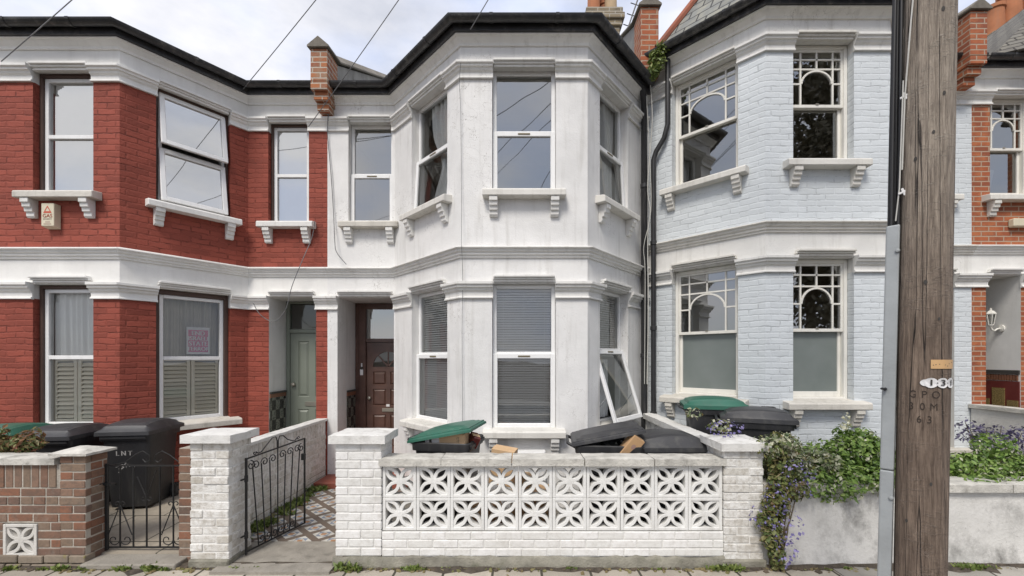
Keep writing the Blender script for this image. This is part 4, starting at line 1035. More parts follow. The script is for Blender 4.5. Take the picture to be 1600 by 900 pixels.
def screen_block_mesh(mb, fr, u, v, w, s=.294, d=.088):
    """pierced block: square rim and four hollow leaves meeting in the middle"""
    b = .026; i0 = len(mb.v)
    def ob(u0,u1,v0,v1): mb.ob(fr, u+u0,u+u1,v+v0,v+v1,w-d,w)
    ob(0,b,0,s); ob(s-b,s,0,s); ob(b,s-b,0,b); ob(b,s-b,s-b,s)
    c = s/2; a = c-b; T = .0145; n = 8
    for sx in (1,-1):
        for sy in (1,-1):
            A = Vector((sx*(a+.004), sy*(a+.004))); B = Vector((sx*.010, sy*.010)); ch = A-B; nn = Vector((-ch.y, ch.x)).normalized()
            for bulge in (1,-1):
                pts = [B+ch*(k/n)+nn*bulge*.037*math.sin(PI*(k/n)**.85) for k in range(n+1)]
                tn = [(pts[min(n,k+1)]-pts[max(0,k-1)]).normalized() for k in range(n+1)]
                l = [p+Vector((-t.y,t.x))*T for p,t in zip(pts,tn)]; r = [p-Vector((-t.y,t.x))*T for p,t in zip(pts,tn)]
                wf = w-.008-(.0012 if bulge > 0 else 0)
                V = []
                for k in range(n+1):
                    for q in (l[k], r[k]): V += [fr.P(u+c+q.x, v+c+q.y, wf), fr.P(u+c+q.x, v+c+q.y, w-d+.008)]
                fs = []
                for k in range(n):
                    o = 4*k
                    fs += [(o+0,o+2,o+6,o+4),(o+2,o+3,o+7,o+6),(o+1,o+5,o+7,o+3),(o+0,o+4,o+5,o+1)]
                mb.faces(V, fs)
    k = 12; mb.prism(fr, [(u+c+.026*math.cos(2*PI*j/k), v+c+.026*math.sin(2*PI*j/k)) for j in range(k)], w-d+.008, w-.0065)

YW = 3.84
gw = thing('garden_wall', 'white front garden wall of pierced leaf blocks between two piers, below the white house', 'garden wall', (-1.6, YW, 0))
fw = Fr((0,YW),(1,YW))
def add_pier(root, x0,x1,y0,y1,z0,z1,cap, bm_, m_cap=None, off=0, jit=.002, name='pier', ov=.045, slope=.012, left=True, mm='wmortar'):
    mb, mo = MB(), MB(); pier_geo(mb, mo, x0,x1,y0,y1,z0,z1,off,jit=jit,left=left)
    p = mb.build(name, M[bm_], root, bevel=.004); mo.build('mortar', M[mm], p)
    if cap: rough_cap(x0-ov,x1+ov,y0-ov,y1+ov,z1+.001,z1+cap,slope,'pier_cap',m_cap or M['capwhite'],p)
    return p
add_pier(gw, -1.598,-1.195,YW-.012,YW+.33,.10,1.095,.075,'wbrick')
mb = MB(); mb.box(1.80,2.19,YW-.035,YW+.36,-.05,.075); mb.build('plinth', M['plinth'], gw, bevel=.012)
add_pier(gw, 1.822,2.168,YW-.012,YW+.36,.06,1.03,.072,'wbrick_old',jit=.005,slope=.02)
mb, mo = MB(), MB()
bricks(fw, -1.194, 1.821, .09, .312, mb, .06, off=1); mo.box(-1.194,1.821,YW+.006,YW+.2,.09,.311)
p = mb.build('brick_base', M['wbrick'], gw, bevel=.004); mo.build('mortar', M['wmortar'], p)
mb = MB(); x = -1.62
prof = [(0,-.05),(.030,-.05),(.034,.02),(.018,.085),(0,.098)]
N = 40; vs = []; 
for i in range(N+1):
    xx = -1.62+(1.825+1.62)*i/N
    for o, z in prof: vs.append((xx, YW-o*R.uniform(.75,1.3)-.002, z+R.uniform(-.012,.012)*(z>0)))
fs = [(i*5+j,(i+1)*5+j,(i+1)*5+j+1,i*5+j+1) for i in range(N) for j in range(4)]
mb.faces(vs, fs); mb.build('plinth', M['plinth'], gw, smooth=40)
proto = None
for r in range(2):
    for c in range(10):
        u = -1.192+c*.3012; v = .318+r*.288
        if proto is None:
            mb = MB(); screen_block_mesh(mb, Fr((0,0),(1,0)), 0, 0, 0, .298, .09); proto = mb.build('screen_block', M['screen'], gw, bevel=.0025, loc=Vector((0,0,0)))
            o = proto
        else:
            o = proto.copy(); C.objects.link(o); o.parent = gw
        o.location = (u+1.6+R.uniform(-.001,.001), .012+R.uniform(-.002,.002), v); o.scale = (1,1,.286/.298)
mb = MB(); mb.box(-1.194,1.82,YW+.018,YW+.10,.600,.612)
xs = [-1.215,-.667,-.045,.59,1.205,1.84]
for a, b in zip(xs, xs[1:]): rough_cap(a+.004,b-.004,YW-.035+R.uniform(-.006,.006),YW+.21,.896+R.uniform(-.002,.004),.962+R.uniform(-.004,.004),.004,'coping_stone',M['coping'],gw)

# gate pier left of the tile path, and the white wall running back to the house
gp = thing('garden_wall', 'white brick gate pier with a side wall running back to the house between the two doors', 'garden wall', (-2.7, YW, 0))
add_pier(gp, -2.878,-2.538,YW-.01,YW+.31,.06,1.10,.075,'wbrick_old',jit=.006,ov=.05)
mb = MB(); mb.box(-2.885,-2.53,YW-.035,YW+.32,-.06,.075); mb.build('plinth', M['plinth'], gp, bevel=.012)
mb, mo = MB(), MB(); fs_ = Fr((-2.87,YW+.312),(-2.87,6.53))
bricks(fs_, 0, fs_.L, .02, .70, mb, .05, jit=.003); 
k = 0.0
while k < fs_.L-.05:                      # soldier course below the coping
    mb.piece(); mb.ob(fs_, k+.005, k+.072, .705, .90, -.05, R.uniform(-.003,.003)); k += .0755
mo.box(-2.98,-2.876,YW+.312,6.53,.0,.905)
p = mb.build('side_wall', M['wbrick_old'], gp, bevel=.004); mo.build('mortar', M['wmortar'], p)
for a, b in ((4.16,4.9),(4.905,5.6),(5.605,6.53)): rough_cap(-3.0,-2.845,a,b,.906,.945,.004,'coping_stone',M['capwhite'],p)
mb, mo = MB(), MB(); pier_geo(mb, mo, -3.05,-2.885,YW+.08,YW+.30,-.02,1.03,1)
p = mb.build('brick_quoin', M['bbrick'], gp, bevel=.004); mo.build('mortar', M['bmortar'], p)

# brown brick wall at the left edge
bw = thing('garden_wall', 'brown brick front wall with a pier and one pierced block, at the left edge', 'garden wall', (-4.5, YW, 0))
mb, mo = MB(), MB()
X0, X1 = -7.2, -4.03
blk = (-4.533, -4.239, .095, .385)
def bricks_hole(fr, u0,u1,z0,z1, hole):
    ch = .0755; n = round((z1-z0)/ch); h = (z1-z0)/n
    for r in range(n):
        a, b = z0+r*h, z0+(r+1)*h
        if b > hole[2]+.02 and a < hole[3]-.02:
            bricks(fr, u0, hole[0]-.006, a, b, mb, .05, off=r, jit=.003); bricks(fr, hole[1]+.006, u1, a, b, mb, .05, off=r, jit=.003)
        else: bricks(fr, u0, u1, a, b, mb, .05, off=r, jit=.003, bl=.225 if r%3 else .1125)
bricks_hole(fw, X0, X1, .09, .695, blk)
k = X0
while k < X1-.05:
    mb.piece(); mb.ob(fw, k+.005, min(k+.071,X1), .70, .905, -.05, R.uniform(-.003,.003)); k += .0765
mo.box(X0,blk[0]-.01,YW+.006,YW+.2,.05,.905); mo.box(blk[1]+.01,X1,YW+.006,YW+.2,.05,.905); mo.box(blk[0]-.01,blk[1]+.01,YW+.006,YW+.2,.05,blk[2]-.002); mo.box(blk[0]-.01,blk[1]+.01,YW+.006,YW+.2,blk[3]+.002,.905)
mo.box(blk[0]-.01,blk[1]+.01,YW+.1,YW+.2,blk[2]-.002,blk[3]+.002)
p = mb.build('brickwork', M['bbrick'], bw, bevel=.004); mo.build('mortar', M['bmortar'], p)
o = proto.copy(); C.objects.link(o); o.parent = bw; o.location = (blk[0]+4.5-.002, -.004, blk[2]-.004)
o.data = proto.data.copy(); o.data.materials[0] = M['concpale']
mb, mo = MB(), MB(); pier_geo(mb, mo, -4.028,-3.80,YW-.006,YW+.2,.03,.985,1,jit=.003)
p = mb.build('pier', M['bbrick'], bw, bevel=.004); mo.build('mortar', M['bmortar'], p)
rough_cap(-4.09,-3.755,YW-.05,YW+.25,.987,1.012,.05,'pier_cap',M['coping'],p)
for a, b in ((-7.2,-6.4),(-6.395,-5.6),(-5.595,-4.81),(-4.805,-4.055)): rough_cap(a,b,YW-.03,YW+.22,.906,.965,.006,'coping_stone',M['coping'],bw)
mb = MB(); bricks(Fr((0,YW-.025),(1,YW-.025)), -7.2, -3.79, -.04, .112, mb, .1, jit=.005); mb.build('footing', M['mossbrick'], bw, bevel=.006)

# step below the closed gate
mb = MB(); mb.box(-3.80,-2.97,3.775,4.01,.0,.052); t = thing('step', 'worn concrete doorstep slab under the closed iron gate', 'step', (-3.4,3.8,0))
mb.build('slab', M['conc'], t, bevel=.012, seg=2); mb = MB(); mb.box(-3.79,-2.975,3.80,4.01,-.12,-.001); mb.build('riser', M['plinth'], t)

# grey rendered wall of the blue house
gg = thing('garden_wall', 'stained grey rendered retaining wall with shrubs above it, below the blue house', 'garden wall', (3, YW, 0))
N = 60; mb = MB(); vs = []
for i in range(N+1):
    x = 2.17+(9.5-2.17)*i/N
    for z in (-.05,.05,.2,.4,.662): vs.append((x, YW+.02+R.uniform(-.004,.004)-(.02 if z < .06 else 0), z))
mb.faces(vs, [(i*5+j,(i+1)*5+j,(i+1)*5+j+1,i*5+j+1) for i in range(N) for j in range(4)])
mb.box(2.172,9.5,YW+.03,YW+.22,-.05,.655)
mb.build('rendered_face', M['grender'], gg, smooth=60)
for a, b in ((2.172,3.3),(3.305,4.35),(4.355,5.4),(5.405,6.5),(6.505,9.5)): rough_cap(a,b,YW-.025,YW+.25,.663,.735,.004,'coping_stone',M['coping'],gg)

# pierced wall between the white and the blue garden
pw = thing('garden_wall', 'weathered white pierced block wall running back between the white and the blue front garden', 'garden wall', (1.93, 5, 0))
fp = Fr((1.88,6.40),(1.88,4.20))          # faces -X
fp.U = Vector((0,-1,0)); fp.W = Vector((-1,0,0)); 
mb, mo = MB(), MB(); bricks(fp, 0, 2.2, .02, .36, mb, .05, jit=.003); mo.box(1.886,1.98,4.2,6.40,.0,.36)
p = mb.build('brick_base', M['wbrick_old'], pw, bevel=.004); mo.build('mortar', M['wmortar'], p)
for r in range(2):
    for c in range(7):
        o = proto.copy(); C.objects.link(o); o.parent = pw; o.rotation_euler = (0,0,-PI/2)
        o.location = (-.05, 4.21+c*.311+.30-5, .362+r*.30); o.scale = (1.03,1,1)
for a, b in ((4.2,4.95),(4.955,5.7),(5.705,6.42)): rough_cap(1.845,2.02,a,b,.963,1.04,.006,'coping_stone',M['capwhite'],pw)
# low grey wall in front of the porch of the orange house
dw = thing('garden_wall', 'low grey rendered dividing wall with a pale coping, in front of the lantern porch', 'garden wall', (6.85, 5.5, 0))
mb = MB(); mb.box(6.80,6.95,4.2,6.53,.2,1.10); mb.build('rendered_face', M['grender'], dw, bevel=.01)
for a, b in ((4.2,5.0),(5.005,5.8),(5.805,6.53)): rough_cap(6.77,6.99,a,b,1.101,1.16,.004,'coping_stone',M['coping'],dw)

# ------------------------------------------------------------------ iron gates
def scroll_pts(c, r, turns, a0, sgn=1, n=22, grow=.25):
    return [(c[0]+r*(1-(1-grow)*k/n)*math.cos(a0+sgn*turns*2*PI*k/n), c[1]+r*(1-(1-grow)*k/n)*math.sin(a0+sgn*turns*2*PI*k/n)) for k in range(n+1)]
def gate_tube(mb, pts, r=.005): mb.tube([(x,0,z) for x, z in pts], r, 6)
def gate_part(root, name, pts, r=.005):
    mb = MB(); gate_tube(mb, pts, r*1.2); return mb.build(name, M['iron'], root, smooth=60)
g1 = local(thing('iron_gate', 'closed black wrought iron gate between the brown brick pier and the white pier', 'gate', (-3.79, 4.02, .09)))
W_, H_ = .80, .76
mb = MB(); mb.box(0,W_,-.008,.008,H_-.006,H_+.006); mb.box(.0,W_,-.008,.008,0,.012); g = mb.build('rail', M['iron'], g1)
mb = MB(); mb.box(-.012,.014,-.012,.012,-.02,H_+.02); mb.build('hinge_post', M['iron'], g1, bevel=.003)
for k in range(1,7): gate_part(g1, 'bar', [(k*.123,.01),(k*.123,H_-.005)], .006)
mb = MB(); mb.box(W_-.012,W_+.008,-.01,.01,0,H_); mb.build('end_post', M['iron'], g1)
for x in (.123,.615):
    gate_part(g1, 'scroll', [(x,.40),(x-.11,.12)], .004); gate_part(g1, 'scroll', [(x,.40),(x+.11,.12)], .004)
    for s in (1,-1):
        gate_part(g1, 'scroll', scroll_pts((x+s*.028,.405),.028,.8,PI if s>0 else 0,-s), .0038)
        gate_part(g1, 'scroll', scroll_pts((x+s*.058,.075),.055,1.0,PI if s>0 else 0,s), .0038)
gate_part(g1, 'scroll', [(.369,.46),(.28,.66)], .004); gate_part(g1, 'scroll', [(.369,.46),(.46,.72)], .004)
for s in (1,-1): gate_part(g1, 'scroll', scroll_pts((.369+s*.03,.46),.028,.8,PI if s>0 else 0,s), .0038)
for s in (1,-1):
    gate_part(g1, 'scroll', [(.42+s*.34,H_+.01),(.42+s*.25,H_+.03),(.42+s*.16,H_+.10),(.42+s*.09,H_+.135),(.42+s*.03,H_+.10),(.42+s*.02,H_+.05),(.42+s*.06,H_+.03),(.42+s*.09,H_+.06)], .004)
mb = MB(); mb.lathe([(.0,0),(.03,0),(.032,.02),(.02,.045),(0,.05)],(0,0,0),12); mb.xf(0, Matrix.Translation((-.045,-.03,.60)) @ Matrix.Rotation(PI/2,4,'X')); mb.box(-.075,.10,-.03,-.012,.585,.605); mb.build('latch', M['iron'], g1)

ang = math.atan2(.71, .19)
g2 = local(thing('iron_gate', 'open black wrought iron gate with splayed bars and scrolls, on the tiled path', 'gate', (-2.49, 4.0, .055), ang))
W_, H_ = .735, .86
mb = MB(); mb.box(-.009,.009,-.009,.009,-.02,H_+.01); mb.build('hinge_post', M['iron'], g2, bevel=.002)
mb = MB(); mb.box(W_-.008,W_+.008,-.008,.008,0,H_+.06); mb.build('end_post', M['iron'], g2, bevel=.002)
sl_ = .06/W_
mb = MB(); 
mb.hexa([(0,-.006,H_-.006),(W_,-.006,H_+.054),(W_,.006,H_+.054),(0,.006,H_-.006),(0,-.006,H_+.006),(W_,-.006,H_+.066),(W_,.006,H_+.066),(0,.006,H_+.006)])
mb.box(0,W_,-.006,.006,0,.012); mb.build('rail', M['iron'], g2)
for k in range(7):
    t_ = (k+1)/8; xt = t_*W_; xb = W_/2+(xt-W_/2)*.62 if k != 3 else xt
    xt2 = W_/2+(xt-W_/2)*1.08
    top = H_+sl_*xt2
    s = 1 if k < 3 else -1
    if k == 3: gate_part(g2, 'bar', [(xt,.01),(xt,top)], .0055); continue
    gate_part(g2, 'bar', [(xb+(xb-W_/2)*.35,.015),(xt2,top-.09)], .0055)
    c_ = (xt2+s*.038, top-.085); gate_part(g2, 'scroll', scroll_pts(c_, .044 , 1.25, PI if s>0 else 0, -s, 26, .2), .0042)
    xq = xb+(xb-W_/2)*.35
    gate_part(g2, 'scroll', scroll_pts((xq+s*.036,.065), .042, 1.2, PI if s>0 else 0, s, 26, .2), .0042)
gate_part(g2, 'scroll', scroll_pts((.05,H_-.07),.045,1.2,PI*.5,-1,24,.2), .0042)
gate_part(g2, 'scroll', scroll_pts((W_-.05,H_-.03),.045,1.2,PI*.5,1,24,.2), .0042)
cx_ = W_/2
for s in (1,-1):
    b0 = lambda x: H_+.006+sl_*(cx_+x)
    pts = [(cx_+s*.26,b0(s*.26)+.03),(cx_+s*.235,b0(s*.23)+.01),(cx_+s*.20,b0(s*.2)+.012),(cx_+s*.13,b0(0)+.055),(cx_+s*.07,b0(0)+.105),(cx_+s*.025,b0(0)+.11),(cx_+s*.008,b0(0)+.07),(cx_+s*.006,b0(0)+.0)]
    gate_part(g2, 'scroll', pts, .0045); gate_part(g2, 'scroll', scroll_pts((cx_+s*.275,b0(s*.26)+.022),.018,.9,0,s,14,.3), .004)
for z in (.16,.68):
    mb = MB(); mb.tube([(0,0,z),(-.055,.0,z)], .009, 8); mb.lathe([(.016,-.03),(.016,.03)],(0,0,z),10); mb.build('hinge', M['iron'], g2)
mb = MB(); mb.box(W_-.035,W_+.0,-.02,.02,H_-.17,H_-.10); mb.build('latch', M['iron'], g2, bevel=.004)

# ------------------------------------------------------------------ wheelie bins
def make_bin(label, lidm, loc, rz, sc_=.9, open_=0, sy=None, sz=None, fl=.035, step=.026, group='wheelie bins in the front gardens', bulge=.045, marks=False, grips=False):
    t = local(thing('wheelie_bin', label, 'wheelie bin', loc, rz, group)); t.scale = (sc_, sy or sc_, sz or sc_)
    b = MB()
    # tapered hollow body: rings of (half width, front y, back y, z)
    def ring(hw, yf, yb, z, c=.05):
        r = []
        for sx, yy in ((-1,yf),(1,yf),(1,yb),(-1,yb)):
            cx_, cy_ = sx*(hw-c), yy+(c if yy < 0 else -c)
            st = {(-1,True):PI,(1,True):-PI/2,(1,False):0,(-1,False):PI/2}[(sx, yy < 0)]
            for k in range(4): a = st+PI/2*k/3; r.append((cx_+c*math.cos(a), cy_+c*math.sin(a), z))
        return r
    rs = [ring(.225,-.24,.24,.03), ring(.232,-.25,.255,.10), ring(.262,-.315,.30,.80), ring(.268,-.325,.305,.90), ring(.29,-.352,.335,.905), ring(.294,-.358,.34,.975), ring(.285,-.35,.33,.985), ring(.262,-.325,.305,.98), ring(.255,-.31,.295,.80), ring(.235,-.26,.25,.25)]
    n = 16; b.faces([q for r in rs for q in r], [(i*n+k,i*n+(k+1)%n,(i+1)*n+(k+1)%n,(i+1)*n+k) for i in range(len(rs)-1) for k in range(n)]+[tuple(range(n-1,-1,-1)), tuple((len(rs)-1)*n+k for k in range(n))])
    body = b.build('body', M['bin'], t, smooth=38)
    # front lifting comb
    cb = MB(); cb.box(-.26,.26,-.372,-.352,.925,.965); cb.build('lifting_comb', M['bin'], body, bevel=.006)
    if marks:
        fy = lambda x, z: (x, -(.25+(z-.1)/.7*.065+.0035), z)
        mk = MB(); put_text(mk, 'L N T', .085, lambda x, y: fy(x*.9-.02, .735+y), .003); mk.build('painted_mark', M['paintmark'], body)
        mk = MB()
        for q in range(26):
            cx_, cz_ = R.gauss(-.04,.06), .56+R.gauss(0,.018); a_ = R.uniform(.004,.018); b_ = R.uniform(.003,.010)
            mk.poly([fy(cx_+a_*math.cos(k*PI/4)*R.uniform(.6,1.2), cz_+b_*math.sin(k*PI/4)*R.uniform(.6,1.2)) for k in range(8)])
        mk.build('paint_smear', M['paintmark'], body)
    ax = MB(); ax.tube([(-.25,.25,.10),(.25,.25,.10)], .012, 8); ax.build('axle', M['bin'], t)
    for s in (1,-1):
        wh = MB(); wh.lathe([(.03,-.025),(.095,-.025),(.10,-.018),(.10,.018),(.095,.025),(.03,.025)],(0,0,0),20); wh.xf(0, Matrix.Translation((s*.262,.25,.10)) @ Matrix.Rotation(PI/2,4,'Y'))
        wo = wh.build('wheel', M['rubber'], t, smooth=40)
        hb_ = MB(); hb_.lathe([(.0,-.027),(.05,-.027),(.055,.0),(.05,.027),(.0,.027)],(0,0,0),14); hb_.xf(0, Matrix.Translation((s*.262,.25,.10)) @ Matrix.Rotation(PI/2,4,'Y')); hb_.build('hub', M['binlid'], wo, smooth=40)
    hd = MB()
    for s in (1,-1): hd.tube([(s*.21,.33,.95),(s*.21,.40,.985),(s*.19,.415,.99)], .016, 8)
    hd.tube([(-.19,.415,.99),(.19,.415,.99)], .016, 10); hd.build('handle', M['bin'], t, smooth=50)
    # lid, modelled closed with its hinge at y=+.37, z=.985
    l = MB(); nx, ny = 26, 34; x0, x1, y0, y1 = -.305, .305, -.385, .375
    def ss(a,b,x): x = min(1,max(0,(x-a)/(b-a))); return x*x*(3-2*x)
    def hz(x,y):
        ex = 1-abs(x)/.305; ed = min(ex*.305, y-y0, y1-y)
        z = fl+.012*ss(.0,.012,ed)+step*ss(.045,.065,ed)+bulge*(1-((y+.02)/.40)**2)*ss(.0,.05,ed)*(1-.25*(x/.3)**2)
        z += .010*ss(.10,.115,ed)-.012*(ss(.19,.2,abs(x)+.04*math.sin(0))*0)
        return z
    X = [x0+(x1-x0)*i/nx for i in range(nx+1)]; Y = [y0+(y1-y0)*j/ny for j in range(ny+1)]
    top = [(x,y,.985+hz(x,y)) for y in Y for x in X]; id_ = lambda i,j: j*(nx+1)+i
    l.faces(top, [(id_(i,j),id_(i+1,j),id_(i+1,j+1),id_(i,j+1)) for j in range(ny) for i in range(nx)])
    per = [(i,0) for i in range(nx)]+[(nx,j) for j in range(ny)]+[(i,ny) for i in range(nx,0,-1)]+[(0,j) for j in range(ny,0,-1)]
    pv = [top[id_(i,j)] for i,j in per]; lo = [(x*1.005,y*1.005,.985-.012) for x,y,z in pv]; m_ = len(pv)
    inn = [(x*.955,y*.955,.985-.012) for x,y,z in pv]; inu = [(x*.95,y*.95,.985+.03) for x,y,z in pv]
    l.faces(pv+lo+inn+inu, [(k,m_+k,m_+(k+1)%m_,(k+1)%m_) for k in range(m_)]+[(m_+k,2*m_+k,2*m_+(k+1)%m_,m_+(k+1)%m_) for k in range(m_)]+[(2*m_+k,3*m_+k,3*m_+(k+1)%m_,2*m_+(k+1)%m_) for k in range(m_)]+[tuple(3*m_+k for k in range(m_))])
    grs = []
    if grips:
        for s in (1,-1):
            gr = MB(); gr.tube([(.24,s*.15-.09,1.05),(.25,s*.15-.09,1.095),(.252,s*.15-.07,1.102),(.252,s*.15+.05,1.102),(.25,s*.15+.07,1.095),(.24,s*.15+.07,1.05)], .010, 8); grs.append(gr)
    Mx = Matrix.Translation((0,.37,.99)) @ Matrix.Rotation(-open_,4,'X') @ Matrix.Translation((0,-.37,-.99))
    l.xf(0, Mx); lid = l.build('lid', M[lidm], t, smooth=30)
    for gr in grs: gr.xf(0, Mx); gr.build('grip', M['bin'], lid, smooth=50)
    return t
make_bin('black wheelie bin with white paint marks, nearest the closed iron gate', 'binlid', (-4.44,5.16,.125), .16, .88, marks=True, bulge=.075)
make_bin('black wheelie bin with a plain lid, between the paint marked and green lidded bins', 'binlid', (-5.08,4.93,.11), .14, .88, bulge=.06)
make_bin('wheelie bin with a green lid, leftmost behind the brown brick wall', 'greenlid', (-5.74,4.93,.11), .10, .88, bulge=.06)
make_bin('overfull wheelie bin with its green lid propped up on cardboard', 'greenlid', (-.70,4.45,.02), PI/2-.18, .97, open_=.165, sy=.85, sz=1.025, bulge=.025, fl=.010, step=.010)
make_bin('black wheelie bin with its lid half open over a grey sack and a carton', 'binlid', (.90,4.43,.02), PI/2-.10, .97, open_=.19, sy=.93, sz=1.0, bulge=.012, fl=.014, step=.012)
make_bin('closed black wheelie bin with a domed lid, against the pierced dividing wall', 'binlid', (1.50,4.45,.02), PI/2+.02, .945, bulge=.08)
make_bin('wheelie bin with a green lid, behind the purple flowering creeper', 'greenlid', (2.34,5.22,.36), PI*.70-.9, .92)
make_bin('black wheelie bin with two grips on its lid, beside the purple flowering creeper', 'binlid', (2.58,4.72,.27), PI*.5-.40, .93, grips=True, bulge=.05)
# ------------------------------------------------------------------ behind the windows: curtains, blinds, shutters
def curtain(label, fr, u0,u1,v0,v1, w, m, folds=9, amp=.022, tie=None, group='curtains behind the windows'):
    mb = MB(); nx, ny = folds*6, 14; vs = []
    ph = [R.uniform(0,6) for _ in range(4)]
    for j in range(ny+1):
        v = v0+(v1-v0)*j/ny
        for i in range(nx+1):
            s = i/nx; u = u0+(u1-u0)*s
            if tie:          # gathered at one side low down
                k = math.exp(-((v-(v0+(v1-v0)*.40))/((v1-v0)*.22))**2); tgt = u0 if tie < 0 else u1
                u = u*(1-.4*k)+tgt*.4*k
            z = amp*math.sin(2*PI*folds*s+ph[0]+.8*math.sin(v*2+ph[1]))+amp*.5*math.sin(2*PI*folds*.37*s+ph[2])
            vs.append(fr.P(u, v, w+z))
    mb.faces(vs, [(j*(nx+1)+i, j*(nx+1)+i+1, (j+1)*(nx+1)+i+1, (j+1)*(nx+1)+i) for j in range(ny) for i in range(nx)])
    o = mb.build('curtain', m, None, smooth=80, loc=fr.P((u0+u1)/2, v1, w)); return tag(o, label, 'curtain', group)
def blind(label, fr, u0,u1,v0,v1, w, tilt=.6, sag=0):
    t = thing('venetian_blind', label, 'blind', fr.P((u0+u1)/2, v0, w), 0, 'white venetian blinds on the ground floor')
    mb = MB(); n = int((v1-v0)/.031); c, s_ = math.cos(tilt)*.017, math.sin(tilt)*.017
    for k in range(n):
        v = v0+.02+(v1-v0-.05)*k/(n-1); e = R.uniform(-.0015,.0015); d = R.uniform(-.15,.15)*.01
        mb.faces([fr.P(u0,v+e-s_,w+c), fr.P(u1,v-e-s_,w+c), fr.P(u1,v-e+s_,w-c), fr.P(u0,v+e+s_,w-c),
                  fr.P(u0,v+e-s_-.0012,w+c), fr.P(u1,v-e-s_-.0012,w+c), fr.P(u1,v-e+s_-.0012,w-c), fr.P(u0,v+e+s_-.0012,w-c)], [(0,1,2,3),(7,6,5,4),(0,4,5,1)])
    mb.build('slats', M['blind'], t)
    mb = MB(); mb.ob(fr, u0,u1,v1-.03,v1,w-.02,w+.02); mb.build('headrail', M['blind'], t)
    mb = MB()
    for q in (.14,.5,.86): u = u0+(u1-u0)*q; mb.ob(fr, u-.0015,u+.0015,v0+.01,v1-.03,w+.0135,w+.015)
    mb.build('cord', M['blind'], t)
for key, fc, fr, lab in (('front',W2,FW[2],'white venetian blind in the front bay window of the white house'), ('left',W1,FW[1],'white venetian blind in the ground floor bay window next to the brown door')):
    a,b,c,e,_ = fc['g'][0]; blind(lab, fr, a+.03,b-.03,c+.05,e-.04,-.18, .74)
a,b,c,e,_ = W3['g'][0]; blind('short white venetian blind above the propped open window of the white house', FW[3], a+.03,b-.03,c+(e-c)*.50,e-.04,-.19, .74)
curtain('crumpled pale curtain behind the propped open ground floor window of the white house', FW[3], a+.05,b-.1,c+.05,c+(e-c)*.48,-.26, M['net'], 5, .035, tie=1)
a,b,c,e,_ = W1['u'][0]; curtain('pale tied back curtain in the upstairs bay window above the brown door side', FW[1], a+.22,b-.04,c+.03,e-.03,-.215, M['net'], 6, .03, tie=1)
a,b,c,e,_ = W3['u'][0]; curtain('pale hanging curtain in the upstairs bay window next to the black downpipes', FW[3], a+.04,b-.06,c+.03,e-.03,-.215, M['net'], 7, .03)
def shutters(win_label, fr, u0,u1,v0,v1,w):
    t = thing('window_shutter', win_label, 'shutter', fr.P((u0+u1)/2, v0, w), 0, 'cream louvred shutters in the red house')
    n = 2; pw_ = (u1-u0)/n
    for k in range(n):
        a, b = u0+k*pw_+.004, u0+(k+1)*pw_-.004
        mb = MB(); frame_bars(mb, fr, a,b,v0,v1,.045,w-.02,w, tb=.06, tt=.06); f = mb.build('shutter_panel', M['shutter'], t, bevel=.003)
        mb = MB(); m_ = int((v1-v0-.13)/.052)
        for j in range(m_):
            v = v0+.07+(v1-v0-.14)*(j+.5)/m_
            P = fr.P; mb.faces([P(a+.046,v-.022,w+.006),P(b-.046,v-.022,w+.006),P(b-.046,v+.020,w-.034),P(a+.046,v+.020,w-.034),P(a+.046,v-.028,w+.004),P(b-.046,v-.028,w+.004),P(b-.046,v+.014,w-.036),P(a+.046,v+.014,w-.036)],[(0,1,2,3),(7,6,5,4),(0,4,5,1)])
        mb.build('louvres', M['shutter'], f)
a,b,c,e,_ = R2['g'][0]; md = c+(e-c)*.5
shutters('pair of cream louvred shutters in the front bay window of the red house', FR_[2], a+.06,b-.06,c+.04,md,-.175)
curtain('white net curtain in the upper half of the front bay window of the red house', FR_[2], a+.05,b-.05,md-.05,e-.05,-.21, M['net'], 9, .018)
a,b,c,e,_ = R3['g'][0]; md = c+(e-c)*.5
shutters('pair of cream louvred shutters in the red house window with the pink poster', FR_[3], a+.08,b-.08,c+.04,md,-.175)
curtain('taupe curtain behind the pink poster in the red house', FR_[3], a+.05,b-.05,md-.05,e-.05,-.24, M['taupe'], 10, .02)
for fc, fr, lab in ((R2,FR_[2],'pale roller blind in the upstairs front window of the red house'), (R4,FR_[4],'pale roller blind in the narrow upstairs window above the grey green door')):
    a,b,c,e,_ = fc['u'][0]; mb = MB(); mb.ob(fr, a+.05,b-.05,c+(e-c)*.06,e-.03,-.202,-.20); o = mb.build('roller_blind', M['net'], None, loc=fr.P(a,e,-.2)); tag(o, lab, 'blind', 'pale roller blinds upstairs')
# poster in the red house window
fr = FR_[3]; a,b,c,e,_ = R3['g'][0]
def along(fr, px):          # u where the vertical line at px meets the plane
    s = (px-CX)/F; o, U = fr.o, fr.U
    return (s*o.y-o.x)/(U.x-s*U.y)
pz = thing('poster', 'pink and white paper poster with blocky lettering in the red house window', 'poster', fr.P((a+b)/2, 2.0, -.15))
pa, pb = along(fr, 289)+.06, along(fr, 326)+.06; pv0, pv1 = 1.90, 2.28; pw_ = -.145
mb = MB(); mb.ob(fr, pa,pb,pv0,pv1,pw_-.003,pw_); mb.build('sheet', M['whitecard'], pz)
mb = MB(); mb.ob(fr, pa+.02,pb-.02,pv0+.03,pv1-.04,pw_+.0004,pw_+.001); mb.build('printed_field', M['pink'], pz)
mb = MB(); pm = (pa+pb)/2
for k, (tx, sz) in enumerate((('END',.082),('ISRAELI',.078),('STATE',.082),('TERROR',.074))):
    put_text(mb, tx, sz*1.05, lambda x, y, k=k: fr.P(pm+x*.92, pv1-.088-k*.073+y, pw_+.002), .0035)
mb.build('lettering', M['whitecard'], pz)

